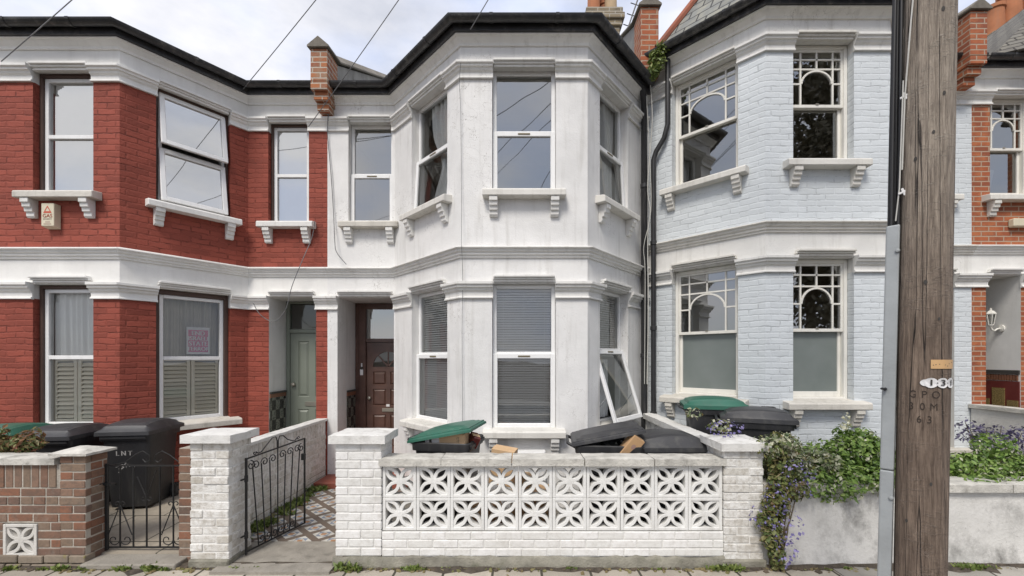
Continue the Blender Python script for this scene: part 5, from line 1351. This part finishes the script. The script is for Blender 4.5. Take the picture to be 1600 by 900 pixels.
# alarm box on the red house
fr = FR_[2]; ax0 = along(fr, 76); ab = thing('alarm_box', 'cream burglar alarm box with an orange red triangle on the red painted brick', 'alarm box', fr.P(ax0+.08, 3.42, 0))
v0, v1 = 3.43, 3.725; aw = .155
mb = MB(); mb.hexa([fr.P(ax0+.01,v0,.06),fr.P(ax0+aw-.005,v0,.06),fr.P(ax0+aw,v0,.002),fr.P(ax0,v0,.002),fr.P(ax0,v1,.085),fr.P(ax0+aw,v1,.085),fr.P(ax0+aw,v1,.002),fr.P(ax0,v1,.002)])
mb.v[0:2] = [tuple(fr.P(ax0,v0+.02,.085)), tuple(fr.P(ax0+aw,v0+.02,.085))]
mb.build('casing', M['cream'], ab, bevel=.004)
mb = MB(); uc = ax0+aw/2; zt_ = v1-.03; W_ = .0865
tri = lambda k: [(uc-.052*k, zt_-.045-.045*k+.006*(1-k)), (uc+.052*k, zt_-.045-.045*k+.006*(1-k)), (uc, zt_-.045+.048*k)]
o_, i_ = tri(1), tri(.55); P = fr.P
mb.faces([P(*q,W_) for q in o_]+[P(*q,W_) for q in i_], [(k,(k+1)%3,3+(k+1)%3,3+k) for k in range(3)])
put_text(mb, 'GAS', .062, lambda x, y: P(uc+x*1.05, zt_-.125+y, W_), .0015)
mb.build('triangle_mark', M['redprint'], ab)
mb = MB(); put_text(mb, 'SECURITY', .022, lambda x, y: P(uc+x*1.1, zt_-.163+y, W_), .0006)

for dz, hw_ in ((.198,.024),(.222,.046)):
    k = -hw_
    while k < hw_: e = R.uniform(.005,.012); mb.poly([P(uc+k, zt_-dz-.006, W_), P(uc+k+e, zt_-dz-.006, W_), P(uc+k+e, zt_-dz+.006, W_), P(uc+k, zt_-dz+.006, W_)]); k += e+.004
mb.build('small_print', M['greyprint'], ab)
# meter box on the white bay, alarm box on the orange house
mb = MB(); fr = FW[2]; a, b = atx(797,5.31)+.69, atx(852,5.31)+.69
t = thing('meter_box', 'white plastic meter box low on the white bay under the blinds', 'meter box', fr.P((a+b)/2, .3, 0))
mb.ob(fr, a,b,.30,.735,.001,.10); mb.build('box_body', M['upvc'], t, bevel=.012, seg=2); mb = MB(); mb.ob(fr, a+.02,b-.02,.32,.715,.101,.112); mb.build('box_door', M['upvc'], t, bevel=.006)
fr = FO[0]; mb = MB(); mb.ob(fr, .54,.95,3.80,3.92,.001,.09); o = mb.build('alarm_box', M['cream'], None, bevel=.012, loc=fr.P(.6,3.8,0)); tag(o, 'long cream box fixed to the orange brick wall under the window sill', 'wall box')
# lantern in the porch
lp = Vector((7.40, 6.80, 2.36)); t = thing('wall_lantern', 'white six sided lantern on a scrolled bracket in the porch of the orange house', 'lantern', lp)
mb = MB(); mb.lathe([(.0,-.002),(.028,0),(.055,.17),(.06,.172),(.06,.182),(.035,.215),(.012,.23),(.012,.26),(0,.265)], lp, 6); ca = mb.build('lamp_glass', M['glass_dim'], t)
mb = MB()
for k in range(6):
    a_ = 2*PI*k/6; mb.tube([lp+Vector((.030*math.cos(a_),.030*math.sin(a_),0)), lp+Vector((.058*math.cos(a_),.058*math.sin(a_),.175))], .006, 5)
mb.lathe([(.064,.168),(.066,.18),(.038,.218),(.014,.232),(.014,.26),(.0,.27)], lp, 6); mb.lathe([(.0,-.03),(.02,-.025),(.034,.0),(.03,.006)], lp, 10)
mb.build('lamp_frame', M['timber'], t)
mb = MB(); mb.tube([lp+Vector((0,0,-.03)), lp+Vector((.02,0,-.075)), lp+Vector((.06,0,-.09)), lp+Vector((.10,0,-.06)), lp+Vector((.165,0,-.05))], .013, 8)
mb.build('bracket_arm', M['timber'], t, smooth=60)
mb = MB(); mb.lathe([(.0,0),(.055,0),(.055,.02),(.0,.03)],(0,0,0),14); mb.xf(0, Matrix.Translation(lp+Vector((.168,0,-.05))) @ Matrix.Rotation(-PI/2,4,'Y')); mb.build('wall_plate', M['timber'], t)
# table lamp behind the upstairs window of the orange house
mb = MB(); lb = Vector((7.42,6.98,4.32)); t = thing('table_lamp', 'pale lampshade standing behind the upstairs window of the orange house', 'lamp', lb)
mb.lathe([(.04,0),(.05,.02),(.03,.08),(.06,.16),(.02,.22),(.012,.26)], lb, 14); mb.build('lamp_base', M['bronze'], t, smooth=50)
mb = MB(); mb.lathe([(.12,.22),(.155,.48),(.15,.48),(.115,.22)], lb, 20); mb.build('lamp_shade', M['net'], t, smooth=50)

# ------------------------------------------------------------------ rubbish
def carton(label, loc, size, rot, m='card', parts=(), name='cardboard_box'):
    t = local(thing(name, label, 'box', loc)); t.rotation_euler = rot; x, y, z = size
    mb = MB(); mb.box(-x/2,x/2,-y/2,y/2,0,z); b = mb.build('carton_body', M[m], t, bevel=.004)
    mb = MB(); mb.box(-x/2-.001,x/2+.001,-.025,.025,z+.0005,z+.0015); mb.build('tape', M['cardpale'], t)
    return t, (x,y,z)
t, s_ = carton('long carton, half white and half brown, under the propped green bin lid', (-.68,4.33,.955), (.40,.20,.15), (.05,-.06,-.14), 'cardpale')
mb = MB(); mb.box(-.2015,-.06,-.1015,.1015,.002,.152); mb.build('white_end', M['whitecard'], t)
mb = MB()
for k in range(3): put_text(mb, 'l'+'ı'*0+'T', .035, lambda x, y, k=k: (.13+x, -.1018, .045+k*.03+y))
mb.box(-.16,-.135,-.1028,-.1018,.04,.12); mb.build('printing', M['darkmark'], t)
t, s_ = carton('small dark red packet beside the long carton in the green lidded bin', (-.46,4.36,.97), (.08,.12,.12), (.4,.3,.5), 'maroon')
t, s_ = carton('tilted brown carton poking out of the half open black bin', (1.02,4.19,.91), (.125,.11,.23), (.25,.62,.2), 'card')
mb = MB(); k = 10; mb.poly([(.0+.022*math.cos(2*PI*j/k), -.0558, .13+.026*math.sin(2*PI*j/k)) for j in range(k)]); mb.build('printed_mark', M['greyprint'], t)
carton('pale brown carton with a rounded lid behind the pierced wall, left of the meter box', (-.16,4.52,.55), (.24,.16,.37), (.08,.12,-.25), 'cardpale')
carton('orange brown carton on the ground behind the pierced wall, left of the pale carton', (-.33,4.24,.02), (.30,.22,.42), (.0,.06,.3), 'card')
carton('flat brown carton on the ground behind the pierced wall, below the meter box', (.18,4.36,.02), (.40,.25,.52), (.05,-.08,-.1), 'card')
carton('small orange carton on the ground behind the fifth pierced block', (.06,4.16,.60), (.17,.12,.14), (.1,.1,.2), 'cardpale')
# grey sack in the half open bin
mb = MB(); t = thing('rubbish_sack', 'crumpled dark grey rubbish sack in the half open black bin', 'sack', (.84,4.36,.88))
vs = []; nu, nv = 22, 10
for j in range(nv+1):
    th = PI*j/nv
    for i in range(nu):
        ph = 2*PI*i/nu; r = 1+.16*math.sin(5*ph+3*th)+R.uniform(-.08,.08)
        vs.append((.84+.22*r*math.sin(th)*math.cos(ph), 4.36+.20*r*math.sin(th)*math.sin(ph), .90+.11*r*math.cos(th)))
mb.faces(vs, [(j*nu+i, (j+1)*nu+i, (j+1)*nu+(i+1)%nu, j*nu+(i+1)%nu) for j in range(nv) for i in range(nu)]); mb.build('sack_body', M['cardbag'], t, smooth=35)

# ------------------------------------------------------------------ telegraph pole
PX, PY, PR = 2.263, 2.42, .1085
pole = thing('telegraph_pole', 'weathered wooden telegraph pole with a metal cable guard, number discs and carved letters', 'telegraph pole', (PX, PY, 0))
LEAN = .0185
def pc(z): return Vector((PX+.03-LEAN*(z-1.84)*-1-.03, PY, z))
dv = Vector((PX, PY, 0)).normalized(); phi0 = math.atan2(-dv.y, -dv.x)      # the side facing the street corner of the camera
def prad(a_, z): return PR*(1.02-.012*max(0,z-2)*.5)*(1+.010*math.sin(3*a_+z*.3)+.006*math.sin(11*a_+.2*math.sin(z*1.3))+.004*math.sin(23*a_+z*.15))
mb = MB(); N = 112; zs = [-.3+.15*k for k in range(60)]; vs = []
for i, z in enumerate(zs):
    c = pc(z)
    for k in range(N):
        a_ = 2*PI*k/N; r = prad(a_, z); vs.append(c+Vector((r*math.cos(a_), r*math.sin(a_), 0)))
mb.faces(vs, [(i*N+k,i*N+(k+1)%N,(i+1)*N+(k+1)%N,(i+1)*N+k) for i in range(len(zs)-1) for k in range(N)]+[tuple((len(zs)-1)*N+k for k in range(N))])
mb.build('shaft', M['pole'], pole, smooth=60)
ZT = zs[-1]
def onpole(x, z, d=.003): a_ = phi0+x/PR; c = pc(z); r = prad(a_, z)+d; return c+Vector((r*math.cos(a_),r*math.sin(a_),0))
def polez(py): return CH+(CY-py)*2.335/F
# carved letters: grooves
mb = MB()
for tx, z, x0, sp in (('GPO', polez(617), .003, .046), ('30M', polez(636), -.003, .044), ('63', polez(656), .005, .040)):
    n = len(tx)
    for k, ch in enumerate(tx):
        vs_, fs_ = text_mesh(ch, .056); ox = x0+(k-(n-1)/2)*sp
        mb.faces([onpole(ox+v.x*.8, z+v.y, .0022) for v in vs_], fs_)
mb.build('carved_letters', paint('dark carved groove', (.040,.029,.023), .95, .3, bumpv=0), pole)
# number discs
mb, m2 = MB(), MB(); zz = polez(598)
for k, ch in enumerate('1313'):
    x = .028+k*.047; n = 16
    mb.faces([onpole(x+.027*math.cos(2*PI*j/n), zz+.027*math.sin(2*PI*j/n), .006+.0006*(k%2)) for j in range(n)], [tuple(range(n))])
    if k == 0: mb.faces([onpole(x-.02+.022*math.cos(2*PI*j/n), zz+.018*math.sin(2*PI*j/n), .0052) for j in range(n)], [tuple(range(n))])
    vs_, fs_ = text_mesh(ch, .046)
    for dx in (-.0015,.0015): m2.faces([onpole(x+v.x+dx, zz+v.y, .0082) for v in vs_], fs_)
    if k: m2.faces([onpole(x-.0235+.003*math.cos(2*PI*j/8), zz+.003*math.sin(2*PI*j/8), .0082) for j in range(8)], [tuple(range(8))])
d_ = mb.build('number_disc', M['whitecard'], pole); m2.build('digits', M['darkmark'], d_)
mb = MB(); n = 12; z0, z1 = polez(576), polez(562)
for i in range(n): mb.poly([onpole(.025+.012*i,z0,.004),onpole(.025+.012*(i+1),z0,.004),onpole(.025+.012*(i+1),z1,.004),onpole(.025+.012*i,z1,.004)])
st_ = mb.build('marker_strip', paint('tan marker strip', (.58,.36,.17), .5, .1, .2, bumpv=0), pole)
mb = MB()
for x, q in ((.035,.4),(.045,.45),(.06,.5),(.085,.42),(.10,.30),(.11,.55),(.13,.7)):
    z = z0+(z1-z0)*q; mb.faces([onpole(x+.0025*math.cos(2*PI*j/8), z+.0025*math.sin(2*PI*j/8), .0046) for j in range(8)], [tuple(range(8))])
mb.build('nail', M['darkmark'], st_)
# knots and nail holes
mb = MB()
for x, z, r in ((-.05,2.93,.010),(.02,3.05,.008),(.05,3.7,.010),(.035,1.17,.008),(.0,2.25,.010),(.055,2.05,.007),(.06,3.25,.009),(-.06,.95,.008)):
    n = 10; mb.faces([onpole(x+r*.8*math.cos(2*PI*j/n), z+r*1.3*math.sin(2*PI*j/n), .0025) for j in range(n)], [tuple(range(n))])
mb.build('nail_hole', M['darkmark'], pole)
# steel guard on the side, cables above it
def side(z, off, tang, wd=0):      # off: distance from pole axis towards picture-left, tang: towards the camera
    c = pc(z); l = Vector((-dv.y, dv.x, 0)); return c + l*off - dv*tang
mb = MB(); zt_ = 2.60; P0 = lambda z, o, tg: side(z, PR+o-(z-2.6)*.0055-.004, tg)
for z0, z1 in ((-.1,1.2),(1.204,zt_)):
    mb.hexa([P0(z0,.066,.045),P0(z0,.004,.052),P0(z0,.004,-.05),P0(z0,.066,-.05),P0(z1,.066,.045),P0(z1,.004,.052),P0(z1,.004,-.05),P0(z1,.066,-.05)])
g = mb.build('cable_guard', M['galv'], pole, bevel=.008, seg=2)
mb = MB(); 
for z in (1.05,2.45): mb.lathe([(0,0),(.012,0),(.010,.006),(0,.008)],(0,0,0),8)
i0 = 0; n_ = len(mb.v)//2
for q, z in enumerate((1.05,2.45)):
    M_ = Matrix.Translation(P0(z,.012,.055)) @ (-dv).to_track_quat('Z','Y').to_matrix().to_4x4()
    for i in range(q*n_, (q+1)*n_): mb.v[i] = tuple(M_ @ Vector(mb.v[i]))
mb.build('bolt', M['galv'], g)
mb = MB(); b0 = P0(1.665,.05,.05); mb.tube([b0, b0-dv*.02], .009, 8); mb.tube([b0-dv*.012+Vector((0,0,0)), b0-dv*.03+Vector((-.02,0,.004))], .007, 8); mb.build('bracket', M['black'], g)
for k, (o, tg) in enumerate(((.012,.03),(.026,.012),(.038,.030),(.048,.006),(.018,-.01))):
    mb = MB(); mb.tube([side(z, PR+o+.003*math.sin(z*1.7+k), tg+.004*math.sin(z*1.1+2*k)) for z in [2.55+.25*j for j in range(25)]], .0085-.001*(k%2), 8); mb.build('cable', M['cable'], pole, smooth=60)
mb = MB(); mb.tube([side(2.9,PR-.004,.06), side(3.3,PR-.010,.065), side(3.7,PR-.03,.09), side(4.2,PR-.06,.105), side(4.8,PR-.09,.116)], .004, 6); mb.tube([side(2.62,PR+.02,.05), side(2.8,PR+.006,.06), side(3.4,PR-.002,.066)], .0035, 6); mb.build('thin_wire', M['wcable'], pole)
for z in (polez(131), polez(288), polez(-60)):
    mb = MB(); i0 = len(mb.v); mb.obj_box(Matrix.Translation(side(z,PR-.012,.062)) @ (-dv).to_track_quat('Z','Y').to_matrix().to_4x4() @ Matrix.Rotation(.35,4,'Z'), .006, .022, .003) ; mb.obj_box(Matrix.Translation(side(z,PR-.012,.062)) @ (-dv).to_track_quat('Z','Y').to_matrix().to_4x4() @ Matrix.Rotation(.35-PI/2,4,'Z'), .006, .024, .004); mb.build('clip', M['whitecard'], pole, bevel=.002)

# overhead wires from the pole head to the houses
def wire(label, a, b, sag=.12, r=.0055, m='gcable', name='overhead_wire'):
    a, b = Vector(a), Vector(b); mb = MB(); n = 24
    mb.tube([a.lerp(b, k/n)-Vector((0,0,sag*4*(k/n)*(1-k/n))) for k in range(n+1)], r, 6)
    o = mb.build(name, M[m], None, smooth=60, loc=a); return tag(o, label, 'wire', 'telephone wires from the pole to the houses')
head = Vector((PX+.055, PY, 8.35))
wire('overhead wire running to the left edge of the red house', head, at(2,96,5.3), .10)
wire('overhead wire ending at the gutter corner of the red house', head, at(380,139,6.35), .10)
wire('overhead wire ending beside the brick parapet between the red and the white house', head, at(482,198,6.45), .12)
wire('overhead wire ending at the top of the white bay gutter', head, at(735,46,5.0), .10)
for e_, lab in (((-6,-9.4,7.4),'first'),((-1.2,-9.6,6.3),'second'),((-9,-9.3,8.4),'third'),((-3.0,-9.5,8.6),'fourth')):
    o = wire('overhead wire over the street, mirrored in the upstairs glass of the white bay', head, e_, .25, .009); o['group'] = 'wires over the street mirrored in the window panes'
# slack cables on the facades, and one crack line
def slack(label, pts, r=.006, m='gcable'):
    P_ = [Vector(p) for p in pts]; q = []
    for i in range(len(P_)-1):                     # Catmull-Rom
        p0, p1, p2, p3 = P_[max(0,i-1)], P_[i], P_[i+1], P_[min(len(P_)-1,i+2)]
        for k in range(8):
            s = k/8; q.append(.5*((2*p1)+(p2-p0)*s+(2*p0-5*p1+4*p2-p3)*s*s+(3*p1-p0-3*p2+p3)*s**3))
    q.append(P_[-1]); mb = MB(); mb.tube(q, r, 6); o = mb.build('cable', M[m], None, smooth=60, loc=P_[0]); return tag(o, label, 'cable', 'slack cables on the house fronts')
f_ = 6.505
slack('thin dark cable hanging down the white front beside the narrow upstairs window', [at(513,178,6.43),at(512,210,f_),at(517,270,f_),at(521,330,f_),at(523,375,6.45),at(526,394,6.42),at(541,413,6.40)], .006)
slack('thin dark cable looping from the red house sill down to the door capitals', [at(492,345,6.40),at(487,372,6.45),at(471,410,6.38),at(456,448,6.40),at(446,484,6.40),at(428,502,6.40),at(407,492,6.38),at(396,474,6.40)], .0055)
slack('thin dark crack line down the corner of the white bay', [at(720,98,5.18),at(718,130,5.26),at(720,180,5.27),at(721,300,5.27),at(721,380,5.20),at(722,402,5.20),at(723,440,5.27),at(722,520,5.27),at(723,690,5.27)], .003)  # crack in the bay corner, added as a thin dark tube, no cable
slack('pale cable wound between the two black downpipes', [at(1016,130,6.30),at(1019,190,6.30),at(1012,290,6.34),at(1016,330,6.32),at(1012,372,6.34),at(1013,480,6.34),at(1011,600,6.34)], .007, 'wcable')
slack('second pale cable beside the left black downpipe', [at(1010,150,6.32),at(1015,240,6.33),at(1017,330,6.33),at(1006,385,6.34),at(1008,430,6.34),at(1007,600,6.34)], .005, 'wcable')
# aerial
an = thing('tv_aerial', 'dark television aerial with cross bars above the white house chimney', 'aerial', at(972,70,8.55))
A, B = at(975,62,8.55), at(1001,-14,8.55); mb = MB(); mb.tube([A,B], .014, 6); mb.build('boom', M['cable'], an)
mb = MB(); mb.tube([A+Vector((-.02,0,-.6)), A+Vector((0,0,.05))], .018, 6); mb.build('mast', M['cable'], an)
for k, s in enumerate((.28,.50,.72,.93)):
    c = A.lerp(B, s); mb = MB(); mb.tube([c+Vector((-.105,0,.035)), c+Vector((.105,0,-.035))], .009, 6); mb.build('element', M['cable'], an)

# ------------------------------------------------------------------ plants
def leaf(mb, p, n, size, asp=.5):
    n = n.normalized() if n.length > 1e-6 else Vector((0,0,1))
    t = n.orthogonal().normalized(); t = (Matrix.Rotation(R.uniform(0,2*PI),3,n) @ t); b = n.cross(t)
    l = size*R.choice((.55,.75,.9,1.0,1.15,1.45))*R.uniform(.85,1.15); w_ = l*asp*.5; k = n*l*.12
    mb.piece(); mb.poly([p-t*l*.5, p+b*w_-k*.0+t*0, p+t*l*.5-k, p-b*w_])
def crown(mb, blobs, n, size, asp=.5, up=.4, jitter=.9, inner=.55):
    tot = sum(r[0]*r[1]*r[2] for _, r in blobs)
    for c, r in blobs:
        c = Vector(c)
        for _ in range(int(n*r[0]*r[1]*r[2]/tot)):
            d = Vector((R.gauss(0,1),R.gauss(0,1),R.gauss(0,1))).normalized(); k = inner+(1-inner)*R.random()**.6
            k *= 1+R.gauss(0,.07)
            p = c+Vector((d.x*r[0],d.y*r[1],d.z*r[2]))*k
            leaf(mb, p, d*.7+Vector((0,0,up))+Vector((R.gauss(0,1),R.gauss(0,1),R.gauss(0,1)))*jitter*.5, size, asp)
def plant(name, label, cat, base, blobs, n, size, m, stems=8, asp=.5, group=None, extra=(), **k):
    t = thing(name, label, cat, base, 0, group)
    mb = MB(); crown(mb, blobs, n, size, asp, **k); mb.build('foliage', M[m], t)
    mb = MB(); base = Vector(base)
    for i in range(stems):
        c, r = blobs[i % len(blobs)]; c = Vector(c); e = c+Vector((R.uniform(-.7,.7)*r[0],R.uniform(-.7,.7)*r[1],R.uniform(.0,.8)*r[2]))
        b = base+Vector((R.uniform(-.05,.05),R.uniform(-.04,.04),0)); mb.tube([b, b.lerp(e,.5)+Vector((R.uniform(-.03,.03),R.uniform(-.03,.03),.03)), e], [.008,.006,.003], 5)
    mb.build('stem', M['bark'], t)
    for nm, bl, n2, s2, m2, a2 in extra:
        mb = MB(); crown(mb, bl, n2, s2, a2, inner=.85); mb.build(nm, M[m2], t)
    return t
def blobrow(x0,x1,y,z,n,rx,ry,rz,jit=.07):
    return [((x0+(x1-x0)*(i+.5)/n+R.uniform(-jit,jit), y+R.uniform(-jit,jit), z+R.uniform(-jit,jit)), (rx*R.uniform(.75,1.2),ry*R.uniform(.8,1.2),rz*R.uniform(.75,1.25))) for i in range(n)]
# big green shrub over the grey wall
gb = blobrow(2.5,3.05,4.12,.80,6,.20,.20,.17)+blobrow(3.0,3.5,4.14,.90,5,.2,.2,.19)+blobrow(2.55,3.45,3.92,.76,9,.17,.16,.13)+[((3.06,4.1,1.12),(.07,.07,.13)),((3.3,4.2,1.04),(.14,.13,.12))]
plant('green_shrub', 'dense green shrub with a cream flower spike, over the grey wall left of the pole', 'shrub', (3.0,4.2,.34), gb, 8200, .045, 'leaf', 14, .55,
      extra=(('blossom', [((3.065,4.05,1.27),(.028,.028,.07)),((3.06,4.05,1.21),(.05,.05,.03))], 60, .03, 'cream_fl', .8), ('pale_leaves', [(c,(r[0]*1.02,r[1]*1.02,r[2]*1.02)) for c,r in gb], 900, .04, 'leafv', .55)))
vb = blobrow(2.32,2.78,3.96,.86,6,.16,.16,.14)+blobrow(2.1,2.5,3.86,1.08,5,.13,.12,.09)+[((2.42,3.9,1.06),(.06,.06,.12)),((1.92,4.12,1.20),(.12,.08,.07)),((1.75,4.3,1.30),(.09,.06,.06))]
plant('variegated_shrub', 'grey green shrub with cream edged leaves around the white pier, above the purple creeper', 'shrub', (2.45,4.15,.34), vb, 3200, .036, 'leafv', 12, .6,
      extra=(('dark_leaves', vb, 900, .04, 'ivy', .6),))
cb = [((2.27,3.78,.94),(.09,.08,.18)),((2.27,3.77,.74),(.10,.07,.15)),((2.22,3.77,.58),(.11,.06,.13)),((2.18,3.76,.44),(.13,.06,.12)),((2.20,3.75,.30),(.10,.06,.12)),((2.24,3.75,.15),(.07,.06,.14)),((2.42,3.78,.70),(.11,.05,.10)),((2.36,3.79,.86),(.10,.06,.10)),((2.33,3.77,.54),(.05,.04,.10))]
fb = [((1.93,4.02,1.19),(.16,.10,.08)),((2.10,3.76,.48),(.09,.07,.10)),((2.30,3.72,.40),(.14,.08,.16)),((2.28,3.70,.20),(.10,.08,.14)),((2.44,3.75,.70),(.10,.05,.09)),((2.22,3.72,.66),(.10,.07,.12)),((2.40,3.73,.86),(.16,.06,.12)),((2.34,3.74,.30),(.05,.04,.05))]
plant('flowering_creeper', 'purple flowered creeper trailing down the corner of the white pier to the pavement', 'creeper', (2.26,3.80,.0), cb, 1750, .04, 'ivy', 20, .7,
      extra=(('flowers', fb, 480, .022, 'purple', .9), ('dry_twigs', cb, 420, .06, 'dryweed', .1)))
rb = blobrow(4.05,5.3,4.28,.80,8,.22,.2,.15)+blobrow(4.1,5.2,4.0,.74,6,.18,.12,.08)+[((4.7,4.3,.98),(.18,.16,.13))]
plant('green_shrub', 'bright green shrub over the grey wall right of the telegraph pole', 'shrub', (4.6,4.3,.34), rb, 4600, .045, 'leaf', 10, .55, extra=(('pale_leaves', rb, 420, .04, 'leafv', .55),))
lb_ = blobrow(5.05,5.75,4.95,.92,6,.14,.13,.12)+[((5.08,4.95,1.08),(.07,.07,.12))]
plant('violet_shrub', 'dusky violet shrub in front of the low grey dividing wall', 'shrub', (5.4,4.95,.34), lb_, 750, .04, 'lav', 8, .5)
rd = blobrow(-5.3,-4.50,4.12,1.0,9,.11,.11,.09)+[((-4.95,4.12,1.12),(.10,.1,.10)),((-5.02,4.12,1.24),(.08,.08,.09))]
plant('red_tipped_shrub', 'small shrub with red tipped leaves above the brown brick wall', 'shrub', (-4.9,4.2,.06), rd, 1500, .06, 'redleaf', 10, .34)
pg = [((1.98,6.16,6.06),(.12,.10,.18)),((2.05,6.14,6.22),(.08,.08,.10)),((1.93,6.16,5.92),(.09,.08,.12))]
plant('wall_weed', 'bright green plant sprouting from the gutter between the white and the blue house', 'plant', (1.97,6.32,5.85), pg, 420, .07, 'weed', 6, .4)
# weeds and grass along the wall feet
def tufts(spots, name, n, h, m):
    mb = MB()
    for x, y, z, s in spots:
        for _ in range(int(n*s)):
            px_, py_ = x+R.gauss(0,.045*s), y-abs(R.gauss(0,.02*s)); d = Vector((R.gauss(0,.5),R.gauss(0,.5),1)).normalized()
            hh = h*s*R.uniform(.3,1); wd = R.uniform(.004,.011)*(1.6 if m == 'weed' else .6); b = d.orthogonal().normalized()
            b = Matrix.Rotation(R.uniform(0,6.3),3,d) @ b
            p = Vector((px_,py_,z)); mb.piece(); q = p+d*hh*.6; e = q+(d+Vector((R.uniform(-.6,.6),R.uniform(-.6,.6),-.3)))*hh*.4
            mb.poly([p-b*wd*.4, q-b*wd, e, q+b*wd, p+b*wd*.4])
    o = mb.build(name, M[m]); o['kind'] = 'stuff'
front = [(atx(p,3.80),3.79,.0,s) for p,s in ((544,1.2),(556,.6),(640,.8),(652,.7),(700,.4),(890,.5),(1030,.3),(1120,.8),(1140,1.0),(1150,.7),(1290,.4),(1320,.5),(1500,.9),(1520,1.0),(1545,.7),(20,.7),(70,.5),(100,.8),(132,.6),(200,.9),(240,1.0),(262,.6),(370,.6),(400,.5))]
tufts(front, 'weeds', 70, .085, 'weed')
tufts([(x+R.uniform(-.1,.1),y,z,s*.8) for x,y,z,s in front]+[(atx(p,3.8),3.79,0,.5) for p in range(10,1400,55)], 'dry_grass', 26, .06, 'dryweed')
tufts([(-2.80+R.uniform(0,.1), 4.3+1.9*R.random(), .03, R.uniform(.5,1.3)) for _ in range(34)], 'path_weeds', 42, .075, 'weed')
mb = MB()
for i in range(700):          # moss and crumbled mortar along the path edge and under the front wall
    if i % 2: x, y = -2.86+abs(R.gauss(0,.07)), R.uniform(4.2,6.2)
    else: x, y = R.uniform(-4,8), 3.80-abs(R.gauss(0,.035))
    s_ = R.uniform(.006,.02); mb.piece(); mb.obj_box(Matrix.Translation((x,y,.03 if i%2 else .006)) @ Matrix.Rotation(R.uniform(0,6),4,'Z') @ Matrix.Rotation(R.uniform(-.5,.5),4,'X'), s_, s_*.7, s_*.4)
o = mb.build('moss', M['dryweed']); o['kind'] = 'stuff'
# street tree across the road: it is what the dark blue-house windows mirror
tt = thing('street_tree', 'large leafy street tree across the road, mirrored in the dark windows of the blue house', 'tree', (13.2,-8.6,0))
mb = MB(); mb.tube([(13.2,-8.6,-.1),(13.25,-8.6,2.5),(13.1,-8.5,5)], [.28,.22,.16], 10)
for k in range(7): a_ = k*.9; mb.tube([(13.1,-8.5,4.4+.2*k),(13.1+1.3*math.cos(a_),-8.5+1.3*math.sin(a_),6.2+.4*k),(13.1+2.6*math.cos(a_),-8.5+2.6*math.sin(a_),7.5+.8*k)], [.10,.06,.03], 6)
mb.build('trunk', M['bark'], tt)
mb = MB(); crown(mb, [((13.4+R.uniform(-3.8,3.8),-8.5+R.uniform(-2,2),R.uniform(3.6,15.5)),(1.6,1.5,1.4)) for _ in range(48)], 26000, .27, .65); mb.build('crown', M['treeleaf'], tt)
